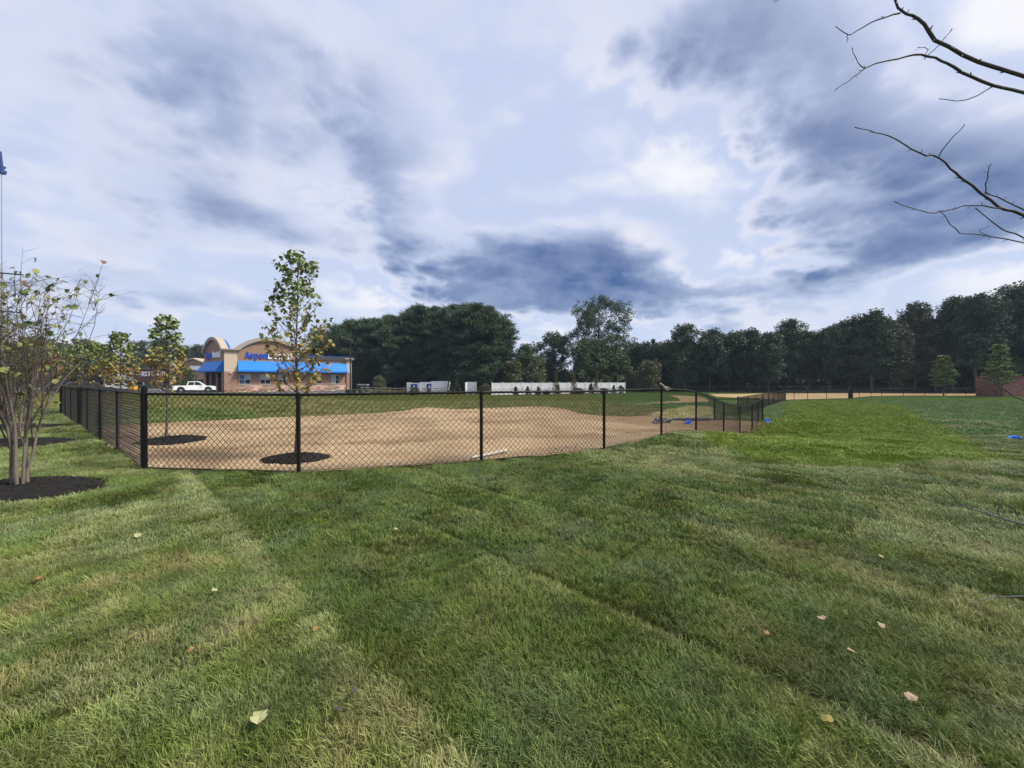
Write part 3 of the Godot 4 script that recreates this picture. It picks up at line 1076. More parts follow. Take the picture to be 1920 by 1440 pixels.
# kind: 0 pine, 1 round broadleaf, 2 loose olive sapling growth, 3 the tall open one, 4 spire, 5 woodland with bare lower trunk, 6 background
func far_tree(called: String, label: String, x: float, d: float, h: float, w: float, kind: int, seed_: int, group: String) -> void:
	var r := RandomNumberGenerator.new()
	r.seed = seed_ * 7919 + 13
	var o := thing(called, label, "tree", on_ground(x, d), 0.0, group)
	var wood := MB.new()
	var lean := Vector3(r.randf_range(-0.03, 0.03), 0, r.randf_range(-0.03, 0.03)) * h
	var r0 := h * (0.015 if kind != 5 else 0.0105)
	var trunk := []
	var rads := []
	for i in 7:
		var t := i / 6.0
		trunk.append(Vector3(r.randfn(0, 0.05), h * 0.93 * t, r.randfn(0, 0.05)) + lean * t - Vector3.UP * (0.2 if i == 0 else 0.0))
		rads.append(r0 * (1.0 - 0.85 * t) + 0.02)
	wood.tube(trunk, rads, 7)
	var xf := []
	var cols := []
	var mesh: Mesh = clusters.broad
	var base := Color(0.062, 0.098, 0.036)
	var at := func(t: float) -> Vector3: return Vector3.UP * h * 0.93 * t + lean * t
	if kind == 0:
		mesh = clusters.pine
		base = Color(0.05, 0.09, 0.044)
		var whorls := int(h * 1.15)
		for k in whorls:
			var t := lerpf(0.1, 1.02, (k + r.randf() * 0.6) / whorls)
			var reach := w * 0.55 * pow(sin(clampf(PI * (0.15 + 0.83 * (1.0 - t)), 0.0, PI)), 0.6) * (1.0 if t < 0.9 else 0.8)
			for b in 6:
				var a := r.randf() * TAU
				var rr := reach * r.randf_range(0.6, 1.12)
				var dir := Vector3(cos(a), 0, sin(a))
				var root: Vector3 = at.call(minf(t, 0.98))
				var tip := root + dir * rr + Vector3.UP * rr * r.randf_range(-0.02, 0.5)
				wood.tube([root, root.lerp(tip, 0.6) - Vector3.UP * 0.1, tip], [0.07, 0.045, 0.02], 4, false)
				var m := 3 + int(rr * 1.6)
				for q in m:
					var f := lerpf(0.3, 1.05, (q + r.randf()) / m)
					var p := root.lerp(tip, f) + Vector3(r.randfn(0, 0.3), r.randfn(0.05, 0.12), r.randfn(0, 0.3))
					var s := r.randf_range(0.9, 1.7)
					xf.append(Transform3D(Basis.from_euler(Vector3(r.randfn(0, 0.2), r.randf() * TAU, r.randfn(0, 0.2))).scaled(Vector3(s, s * 1.25, s)), p))
					var g := r.randf_range(0.7, 1.3)
					cols.append(Color(base.r * g, base.g * g, base.b * g * r.randf_range(0.8, 1.3)))
	elif kind == 4:
		mesh = clusters.spray
		base = Color(0.035, 0.062, 0.04)
		for k in 170:
			var t := pow(r.randf(), 0.8)
			var rr := w * 0.5 * (1.0 - t) * r.randf_range(0.3, 1.0) + 0.1
			var a := r.randf() * TAU
			var s := r.randf_range(1.0, 1.7)
			xf.append(Transform3D(Basis(Vector3.UP, r.randf() * TAU).scaled(Vector3(s, s, s)), Vector3(cos(a) * rr, h * (0.08 + 0.92 * t), sin(a) * rr)))
			cols.append(base * r.randf_range(0.75, 1.3))
	else:
		var low := 0.1
		var lobes := 15
		var per := 20
		match kind:
			2:
				base = Color(0.115, 0.125, 0.042)
				mesh = clusters.airy
				lobes = 10
				per = 13
			3:
				base = Color(0.065, 0.1, 0.042)
				mesh = clusters.airy
				low = 0.16
				lobes = 34
				per = 28
			5:
				base = Color(0.064, 0.092, 0.044)
				low = r.randf_range(0.12, 0.26)
				lobes = 20
				per = 19
			6:
				base = Color(0.055, 0.085, 0.042)
				low = 0.16
		var warm := r.randf_range(0.78, 1.12)
		base = Color(base.r * warm, base.g, base.b * r.randf_range(1.0, 1.35))
		for k in lobes:
			var t := (k + 0.5) / lobes
			var y := lerpf(low + 0.08, 0.97, t) * h
			var prof := pow(sin(PI * clampf(0.2 + 0.72 * t, 0.0, 1.0)), 0.75)
			if kind == 3:
				prof = pow(sin(PI * clampf(0.16 + 0.74 * t, 0.0, 1.0)), 0.55)
			var a := k * 2.4 + r.randf() * 0.8
			var off := w * 0.5 * prof * (r.randf_range(0.25, 0.78) if kind != 3 else r.randf_range(0.4, 0.95)) * (0.25 if t > 0.93 else 1.0)
			var lc: Vector3 = Vector3(cos(a) * off, y, sin(a) * off) + lean * t
			var lr := w * r.randf_range(0.15, 0.23) + 0.25
			if kind == 3:
				lr *= 0.8
			wood.tube([at.call(clampf(y / h - 0.16, 0.02, 0.97)), lc - Vector3.UP * lr * 0.3], [r0 * 0.4 * (1.0 - t) + 0.035, 0.02], 4, false)
			for q in per:
				var dirv := Vector3(r.randfn(), r.randfn(), r.randfn()).normalized()
				var p := lc + dirv * lr * Vector3(1, 0.8, 1) * r.randf_range(0.45, 1.1)
				p.y = clampf(p.y, h * low * 0.6, h)
				var s := r.randf_range(0.6, 1.15) * (0.85 if kind == 3 else 1.0)
				xf.append(Transform3D(Basis.from_euler(Vector3(r.randf() * TAU, r.randf() * TAU, 0)).scaled(Vector3(s, s, s)), p))
				var g := r.randf_range(0.75, 1.3)
				cols.append(Color(base.r * g * r.randf_range(0.9, 1.15), base.g * g, base.b * g))
	part(wood, "trunk", M.bark_grey if kind in [1, 2, 5] else M.bark_wood, o)
	scatter(mesh, M.foliage, xf, cols, "crown", o)


const PINES := [[-47.1, 98.0, 14.1, 7.6], [-43.7, 101.0, 16.4, 8.6], [-37.1, 94.0, 16.4, 8.1], [-34.1, 99.0, 17.7, 9.6], [-27.4, 93.0, 18.1, 9.3], [-25.2, 99.0, 20.7, 10.4], [-19.8, 95.0, 20.7, 11.0], [-13.8, 91.0, 19.9, 10.8], [-7.8, 86.0, 19.6, 11.7], [-3.9, 95.0, 17.7, 8.2]]
const MIDDLE := [[3.1, 92.0, 10.4, 6.7, 1], [9.7, 96.0, 13.8, 10.9, 1], [5.2, 80.0, 7.4, 5.4, 2], [20.1, 94.0, 22.0, 15.5, 3], [16.9, 86.0, 11.1, 11.2, 1], [22.6, 88.0, 9.5, 8.3, 1], [31.8, 100.0, 10.9, 5.9, 1], [37.2, 104.0, 13.5, 4.2, 4], [29.4, 86.0, 6.4, 5.6, 2], [37.4, 96.0, 10.8, 5.7, 1], [39.5, 90.0, 14.9, 8.0, 1], [0.0, 86.0, 6.4, 4.6, 2]]
const MIDDLE_LABELS := ["small round tree just beside the pine grove behind the white fence", "broad round-headed tree next to the tallest tree above the white fence", "thin olive tree with bare stems standing before the white fence's near end", "tallest open-crowned tree standing alone above the white vinyl fence", "wide dark tree growing at the foot of the tallest open-crowned tree", "low spreading tree beside the tallest tree, above the white fence's far end", "small pale tree in the low gap beyond the tallest tree", "dark pointed spruce rising in the low gap of the tree line", "low yellowish tree at the end of the white vinyl fence", "small rounded tree beside the pointed spruce", "large dark round tree where the long wood begins beside the gap", "small olive tree before the pine grove at the white fence's near end"]
const WOOD := [[44.4, 88.7, 13.5, 8.2], [49.1, 89.1, 12.8, 8.8], [52.9, 88.2, 13.4, 8.6], [54.1, 83.3, 12.1, 7.0], [61.7, 88.2, 15.6, 7.9], [65.6, 87.3, 12.9, 6.4], [67.7, 84.0, 13.4, 6.5], [71.7, 83.9, 15.2, 7.3], [72.7, 80.0, 16.3, 6.1], [77.5, 81.0, 14.5, 7.9], [85.0, 83.2, 18.6, 7.8], [88.6, 82.7, 15.2, 7.7], [90.5, 81.1, 19.3, 7.5], [90.0, 76.7, 18.8, 9.2], [94.0, 77.5, 18.4, 7.4], [102.5, 81.6, 21.6, 9.8], [101.0, 76.7, 21.3, 9.5], [107.1, 77.3, 20.6, 8.7]]
const BACK := [[31.8, 105.4, 12.3, 11.3], [33.7, 99.0, 11.7, 8.0], [37.2, 96.7, 11.5, 9.2], [44.4, 102.8, 12.1, 8.8], [48.1, 100.8, 11.5, 9.2], [51.7, 96.2, 10.7, 7.4], [58.3, 103.5, 11.2, 10.5], [61.0, 100.3, 13.0, 7.7], [68.1, 103.5, 13.1, 10.4], [72.7, 102.8, 13.8, 9.0], [75.3, 100.6, 11.9, 10.1], [80.0, 100.9, 12.1, 10.7], [80.9, 95.1, 15.8, 10.0], [89.9, 100.4, 17.9, 8.6], [86.0, 92.3, 14.5, 7.4], [97.9, 100.0, 14.3, 7.7], [97.6, 94.8, 17.1, 7.9], [104.6, 97.1, 14.8, 8.7], [108.6, 97.5, 21.8, 8.9], [104.6, 89.0, 18.3, 9.5], [114.8, 95.0, 19.3, 8.5], [119.5, 95.0, 23.6, 8.6], [124.7, 94.6, 21.9, 8.5]]
const LEFTBACK := [[-140.1, 128.0, 15.3, 9.7], [-136.5, 132.0, 13.6, 8.9], [-119.1, 125.0, 14.2, 8.8], [-115.9, 130.0, 15.5, 11.6], [-111.4, 134.0, 13.8, 9.1], [-137.8, 120.0, 12.9, 9.7], [-133.8, 110.0, 13.5, 10.4], [-134.1, 105.0, 11.9, 9.9], [-99.3, 125.0, 13.0, 6.8], [-148.6, 110.0, 13.5, 11.9]]
const NTH := ["first", "second", "third", "fourth", "fifth", "sixth", "seventh", "eighth", "ninth", "tenth", "eleventh", "twelfth", "thirteenth", "fourteenth", "fifteenth", "sixteenth", "seventeenth", "eighteenth"]


func make_woods() -> void:
	for i in PINES.size():
		var p: Array = PINES[i]
		far_tree("pine_tree", "dark bushy pine in the grove beside the blue-awning building, %s from the building" % NTH[i], p[0], p[1], p[2], p[3], 0, 100 + i, "pines of the dark grove")
	for i in MIDDLE.size():
		var p: Array = MIDDLE[i]
		far_tree("spruce_tree" if p[4] == 4 else "broadleaf_tree", MIDDLE_LABELS[i], p[0], p[1], p[2], p[3], p[4], 200 + i, "")
	for i in WOOD.size():
		var p: Array = WOOD[i]
		far_tree("woodland_tree", "dark woodland tree with a bare pale trunk, %s along the wood's edge from the gap" % NTH[i], p[0], p[1], p[2], p[3], 5, 300 + i, "front trees of the long wood")
	for i in BACK.size():
		var p: Array = BACK[i]
		far_tree("woodland_tree", "dark tree deep in the long wood showing between the front trees", p[0], p[1], p[2], p[3], 6, 400 + i, "trees deep in the long wood")
	for i in LEFTBACK.size():
		var p: Array = LEFTBACK[i]
		far_tree("broadleaf_tree", "dark tree in the row beyond the brown-fronted store and parking lot", p[0], p[1], p[2], p[3], 6, 500 + i, "trees beyond the store")
	# undergrowth that closes the wood at eye level
	var r := RandomNumberGenerator.new()
	r.seed = 77
	var xf := []
	var cols := []
	for i in 9500:
		var x := r.randf_range(-56.0, 135.0) if i < 6500 else r.randf_range(-210.0, -60.0)
		var d := 100.0 + r.randf_range(-5.0, 8.0) - 10.0 * maxf(0.0, (x - 50.0) / 60.0)
		if x < -58.0:
			d = 142.0 + r.randf_range(-4.0, 4.0) + minf(0.0, (x + 120.0) * 0.3)
		elif x < 28.0:
			d = 105.0 + r.randf_range(-3.0, 4.0)
		var y := pow(r.randf(), 1.3) * (5.0 + 3.0 * n_big.get_noise_2d(x * 0.4, 5.0))
		var s := r.randf_range(0.9, 1.6)
		xf.append(Transform3D(Basis.from_euler(Vector3(r.randf() * TAU, r.randf() * TAU, 0)).scaled(Vector3(s, s, s)), on_ground(x, d, y)))
		var g := r.randf_range(0.6, 1.2)
		cols.append(Color(0.058 * g, 0.086 * g, 0.042 * g))
	var o := scatter(clusters.broad, M.foliage, xf, cols, "undergrowth", self)
	tag(o, "dense dark undergrowth closing the woods behind the trunks and beyond the parking lot", "undergrowth")


func lobed_leaf(size: float, fold: float) -> ArrayMesh:
	var out := [Vector2(0, 0), Vector2(0.34, 0.12), Vector2(0.5, 0.34), Vector2(0.36, 0.52), Vector2(0.4, 0.82), Vector2(0.16, 0.9), Vector2(0, 1.0)]
	var v := PackedVector3Array()
	var c := PackedColorArray()
	var mid := Vector3(0, fold * 0.2, 0.5) * size
	for s in [-1.0, 1.0]:
		for i in out.size() - 1:
			var a := Vector3(out[i].x * s, absf(out[i].x) * fold - out[i].y * out[i].y * 0.2, out[i].y) * size
			var b := Vector3(out[i + 1].x * s, absf(out[i + 1].x) * fold - out[i + 1].y * out[i + 1].y * 0.2, out[i + 1].y) * size
			v.append_array([mid, a, b])
			c.append_array([Color.WHITE, Color.WHITE, Color.WHITE])
	return raw_mesh(v, c)


# a staked-out young tree: one stem, ascending branches, single leaves
func young_tree(label: String, x: float, d: float, h: float, p: Dictionary) -> void:
	var r := RandomNumberGenerator.new()
	r.seed = p.seed
	var o := thing("young_tree", label, "tree", on_ground(x, d, 0.05), 0.0, "young trees planted in mulch")
	var r0: float = p.get("stem", 0.03)
	var wood := MB.new()
	var pts := []
	var rads := []
	var bend := Vector3(p.get("lean", 0.0), 0, 0.0)
	var at := func(t: float) -> Vector3: return Vector3(0.015 * sin(t * 9.0), h * 0.96 * t, 0.015 * cos(t * 7.0)) + bend * t * t
	for i in 15:
		pts.append(at.call(i / 14.0))
		rads.append(r0 * (1.0 - 0.88 * i / 14.0) * (1.35 if i == 0 else 1.0))
	wood.tube(pts, rads, 9)
	part(wood, "trunk", M.bark_grey, o)
	var twigs := MB.new()
	var spots := []
	var n: int = p.branches
	var low: float = p.low
	for i in n:
		var t := low + (0.97 - low) * float(i) / n
		var rel := (t - low) / (1.0 - low)
		var a := i * 2.399 + r.randf_range(-0.4, 0.4)
		var reach: float = p.spread * (p.shape as Curve).sample(rel) * r.randf_range(0.75, 1.12)
		var rise: float = reach * r.randf_range(0.8, 1.35) * p.get("rise", 1.0)
		var dir := Vector3(cos(a), 0, sin(a))
		var root: Vector3 = at.call(t)
		var b := [root, root + dir * reach * 0.45 + Vector3.UP * rise * 0.3, root + dir * reach * 0.8 + Vector3.UP * rise * 0.72, root + dir * reach + Vector3.UP * rise * 1.05]
		var br := r0 * 0.38 * (1.0 - 0.6 * rel)
		twigs.tube(b, [br, br * 0.7, br * 0.45, 0.0015], 5, false)
		for k in 4:
			var f := r.randf_range(0.35, 0.95)
			var s := (b[1] as Vector3).lerp(b[3], f)
			var e := s + Vector3(r.randfn(0, 0.5), r.randf_range(0.2, 1.0), r.randfn(0, 0.5)).normalized() * reach * r.randf_range(0.25, 0.5)
			twigs.tube([s, e], [br * 0.4, 0.0012], 4, false)
			for q in 3:
				spots.append([s.lerp(e, r.randf_range(0.3, 1.05)), rel])
		for q in 5:
			spots.append([(b[1] as Vector3).lerp(b[3], r.randf_range(0.1, 1.05)), rel])
	part(twigs, "branches", M.bark_grey, o)
	# leaves
	var mats := ["leaf_deep", "leaf_green", "leaf_olive", "leaf_yellow", "leaf_orange"]
	var tint := [Color(0.11, 0.155, 0.05), Color(0.15, 0.2, 0.06), Color(0.215, 0.225, 0.075), Color(0.235, 0.19, 0.05), Color(0.22, 0.135, 0.045)]
	var meshes := [lobed_leaf(p.leaf, 0.15), lobed_leaf(p.leaf * 0.8, 0.4), lobed_leaf(p.leaf * 1.1, -0.1)]
	var xf := []
	var cols := []
	var singles: int = p.get("singles", 0)
	var want: int = p.leaves
	for i in want:
		var s: Array = spots[r.randi() % spots.size()]
		var rel: float = s[1]
		if r.randf() > p.get("keep", Curve.new()).sample(rel) if p.has("keep") else false:
			continue
		var pos: Vector3 = s[0] + Vector3(r.randfn(0, 0.03), r.randfn(-0.01, 0.03), r.randfn(0, 0.03))
		var b := Basis.from_euler(Vector3(r.randf_range(0.1, 1.4), r.randf() * TAU, r.randf_range(-0.7, 0.7))).scaled(Vector3.ONE * r.randf_range(0.65, 1.25))
		var turned := clampf(p.autumn * (1.0 - rel * 1.9) + r.randfn(0.08, 0.17), 0.0, 1.0)
		var k := 0 if turned < 0.1 and r.randf() < 0.5 else (1 if turned < 0.3 else (2 if turned < 0.52 else (3 if r.randf() < 0.75 else 4)))
		if i < singles:
			var l := part_of(meshes[i % 3], "leaf", M[mats[k]], o)
			l.transform = Transform3D(b, pos)
		else:
			xf.append(Transform3D(b, pos))
			cols.append(tint[k] * r.randf_range(0.8, 1.2))
	if xf.size():
		scatter(meshes[0], M.leaf, xf, cols, "foliage", o)


func curve(pts: Array) -> Curve:
	var c := Curve.new()
	for p in pts:
		c.add_point(Vector2(p[0], p[1]), 0, 0, Curve.TANGENT_LINEAR, Curve.TANGENT_LINEAR)
	return c


# several grey stems from one root, fine twigs, few leaves
func many_stemmed(label: String, x: float, d: float, h: float, spread: float, stems: int, leaves: int, singles: int, seed_: int, dense: int) -> void:
	var r := RandomNumberGenerator.new()
	r.seed = seed_
	var o := thing("multi_stem_tree", label, "tree", on_ground(x, d, 0.05), 0.0, "grey multi-stemmed trees")
	var twigs := MB.new()
	var spots := []
	for s in stems:
		var a := TAU * s / stems + r.randf_range(-0.3, 0.3)
		var dir := Vector3(cos(a), 0, sin(a))
		var reach := spread * r.randf_range(0.25, 0.75)
		var top := h * r.randf_range(0.55, 0.78)
		var pts := []
		var rads := []
		for i in 8:
			var t := i / 7.0
			pts.append(dir * (0.06 + 0.04 * t + reach * pow(t, 2.4)) + Vector3(r.randfn(0, 0.012), top * t - 0.05, r.randfn(0, 0.012)))
			rads.append(lerpf(0.02, 0.005, t) * r.randf_range(0.9, 1.1))
		var mb := MB.new()
		mb.tube(pts, rads, 8)
		part(mb, "stem", M.bark_pale, o)
		var limbs := 5
		for k in limbs:
			var t := lerpf(0.34, 1.0, float(k) / (limbs - 1))
			var root: Vector3 = (pts[int(t * 7)] as Vector3)
			var la := a + r.randf_range(-1.9, 1.9)
			var ld := Vector3(cos(la), 0, sin(la))
			var ll := (h - root.y) * r.randf_range(0.55, 0.95)
			var tip := root + ld * ll * r.randf_range(0.25, 0.6) * spread + Vector3.UP * ll
			var m1 := root.lerp(tip, 0.5) + ld * 0.05
			var lr := 0.011 * (1.1 - 0.6 * t)
			twigs.tube([root, m1, tip], [lr, lr * 0.6, 0.0015], 5, false)
			for q in dense:
				var f := r.randf_range(0.15, 0.95)
				var b0 := root.lerp(tip, f)
				var b1 := b0 + Vector3(r.randfn(0, 0.6), r.randf_range(0.1, 1.0), r.randfn(0, 0.6)).normalized() * ll * r.randf_range(0.15, 0.38)
				var bm := b0.lerp(b1, 0.5) + Vector3(r.randfn(0, 0.02), 0.02, r.randfn(0, 0.02))
				twigs.tube([b0, bm, b1], [0.0034, 0.0024, 0.001], 4, false)
				spots.append(b1)
				spots.append(b0.lerp(b1, 0.7))
				for z in 2:
					var c0 := b0.lerp(b1, r.randf_range(0.3, 0.9))
					var c1 := c0 + Vector3(r.randfn(0, 0.6), r.randf_range(0.0, 0.9), r.randfn(0, 0.6)).normalized() * r.randf_range(0.06, 0.18)
					twigs.tube([c0, c1], [0.0018, 0.0009], 3, false)
					spots.append(c1)
	part(twigs, "twigs", M.bark_grey, o)
	var mats := ["leaf_green", "leaf_olive", "leaf_deep", "leaf_yellow", "leaf_brown"]
	var tint := [Color(0.15, 0.2, 0.06), Color(0.2, 0.21, 0.075), Color(0.11, 0.155, 0.05), Color(0.235, 0.19, 0.05), Color(0.13, 0.075, 0.045)]
	var meshes := [lobed_leaf(0.075, 0.2), lobed_leaf(0.06, 0.35), lobed_leaf(0.085, -0.1)]
	spots.sort_custom(func(p: Vector3, q: Vector3) -> bool: return p.y > q.y)
	var xf := []
	var cols := []
	for i in leaves:
		var s: Vector3 = spots[int(pow(r.randf(), 1.5) * (spots.size() - 1))]
		var k: int = [0, 0, 1, 1, 1, 2, 2, 4][r.randi() % 8]
		var t := Transform3D(Basis.from_euler(Vector3(r.randf_range(0.0, 1.5), r.randf() * TAU, r.randf_range(-0.6, 0.6))).scaled(Vector3.ONE * r.randf_range(0.6, 1.2)), s)
		if i < singles:
			part_of(meshes[i % 3], "leaf", M[mats[k]], o).transform = t
		else:
			xf.append(t)
			cols.append(tint[k] * r.randf_range(0.75, 1.2))
	if xf.size():
		scatter(meshes[1], M.leaf, xf, cols, "foliage", o)


# light feathery conifers on the far lawn
func feather_tree(label: String, x: float, d: float, h: float, w: float, seed_: int) -> void:
	var r := RandomNumberGenerator.new()
	r.seed = seed_
	var o := thing("young_cypress", label, "tree", on_ground(x, d), 0.0, "young feathery trees on the far lawn")
	var mb := MB.new()
	mb.tube([Vector3.DOWN * 0.1, Vector3.UP * h * 0.5, Vector3.UP * h * 0.97], [0.09, 0.06, 0.015], 7)
	var xf := []
	var cols := []
	for i in 26:
		var t := 0.22 + 0.78 * i / 26.0
		var rr := w * 0.5 * pow(1.03 - t, 0.55) * (0.75 if t < 0.3 else 1.0) * r.randf_range(0.7, 1.2)
		for k in 5:
			var a := r.randf() * TAU
			var tip := Vector3(cos(a) * rr, t * h + rr * 0.35, sin(a) * rr)
			mb.tube([Vector3.UP * t * h * 0.98, tip], [0.02, 0.006], 4, false)
			for q in 3:
				var s := r.randf_range(0.55, 1.0)
				xf.append(Transform3D(Basis(Vector3.UP, r.randf() * TAU).scaled(Vector3(s, s * 1.2, s)), (Vector3.UP * t * h).lerp(tip, r.randf_range(0.4, 1.0))))
				cols.append(Color(0.16, 0.215, 0.07) * r.randf_range(0.7, 1.25))
	part(mb, "trunk", M.bark_grey, o)
	scatter(clusters.spray, M.foliage, xf, cols, "crown", o)


func shrub(called: String, label: String, x: float, d: float, h: float, w: float, c: Color, pointed: bool, seed_: int, group := "") -> void:
	var r := RandomNumberGenerator.new()
	r.seed = seed_
	var o := thing(called, label, "shrub", on_ground(x, d), 0.0, group)
	var mb := MB.new()
	mb.tube([Vector3.DOWN * 0.1, Vector3.UP * h * 0.7], [0.05, 0.02], 6)
	part(mb, "stem", M.bark_wood, o)
	var xf := []
	var cols := []
	for i in 150:
		var t := r.randf()
		var prof := (1.0 - t) * 0.9 + 0.1 if pointed else sqrt(maxf(0.0, 1.0 - pow(2.0 * t - 0.8, 2.0) / 1.5))
		var a := r.randf() * TAU
		var rr := w * 0.5 * prof * sqrt(r.randf())
		var s := r.randf_range(0.6, 1.1) * clampf(w * 0.55, 0.6, 2.2)
		xf.append(Transform3D(Basis.from_euler(Vector3(r.randf() * TAU, r.randf() * TAU, 0)).scaled(Vector3(s, s, s)), Vector3(cos(a) * rr, h * (0.05 + 0.92 * t), sin(a) * rr)))
		cols.append(c * r.randf_range(0.7, 1.3))
	scatter(clusters.small, M.foliage, xf, cols, "foliage", o)


# ---------------------------------------------------------------- buildings
func arc(u0: float, u1: float, spring: float, peak: float, grow: float, steps := 24) -> Array:
	var half := (u1 - u0) * 0.5
	var rise := peak - spring
	var rad := (half * half + rise * rise) / (2.0 * rise)
	var cy := peak - rad
	var a := asin(clampf(half / rad, -1.0, 1.0))
	var o := []
	for i in steps + 1:
		var t := lerpf(-a, a, float(i) / steps)
		o.append(Vector2((u0 + u1) * 0.5 + sin(t) * (rad + grow), cy + cos(t) * (rad + grow)))
	return o


func band(u0: float, u1: float, spring: float, peak: float, thick: float) -> PackedVector2Array:
	var o := PackedVector2Array(arc(u0, u1, spring, peak, thick))
	var back := arc(u0, u1, spring, peak, 0.0)
	back.reverse()
	o.append_array(PackedVector2Array(back))
	return o


func window(parent: Node3D, u0: float, u1: float, y0: float, y1: float, styles: Array) -> void:
	var f := MB.new()
	var cu := (u0 + u1) * 0.5
	var cy := (y0 + y1) * 0.5
	for u in [u0 + 0.04, cu, u1 - 0.04]:
		f.box(Vector3(u, cy, -0.14), Vector3(0.08, y1 - y0, 0.1))
	for y in [y0 + 0.04, cy, y1 - 0.04]:
		f.box(Vector3(cu, y, -0.142), Vector3(u1 - u0, 0.08, 0.1))
	var w := part(f, "window", M.frame_white, parent)
	var k := 0
	for q in [[u0, cu, cy, y1], [cu, u1, cy, y1], [u0, cu, y0, cy], [cu, u1, y0, cy]]:
		var p := MB.new()
		p.box(Vector3((q[0] + q[1]) * 0.5, (q[2] + q[3]) * 0.5, -0.17), Vector3(q[1] - q[0] - 0.06, q[3] - q[2] - 0.06, 0.02))
		part(p, "pane", M[styles[k]], w)
		k += 1


func letters(text: String, size: float, m: Material, at: Transform3D, parent: Node3D, wide: float, called := "lettering") -> void:
	var f := SystemFont.new()
	f.font_names = PackedStringArray(["Droid Sans"])
	f.font_weight = 700
	var t := TextMesh.new()
	t.text = text
	t.font = f
	t.font_size = 48
	t.pixel_size = size / 35.0
	t.depth = 0.12
	t.curve_step = 2.0
	var o := part_of(t, called, m, parent)
	var box := t.get_aabb()
	var k := wide / maxf(box.size.x, 0.01)
	o.transform = at * Transform3D(Basis.from_scale(Vector3(k, 1, 1)), Vector3(wide * 0.5, 0, 0.06))


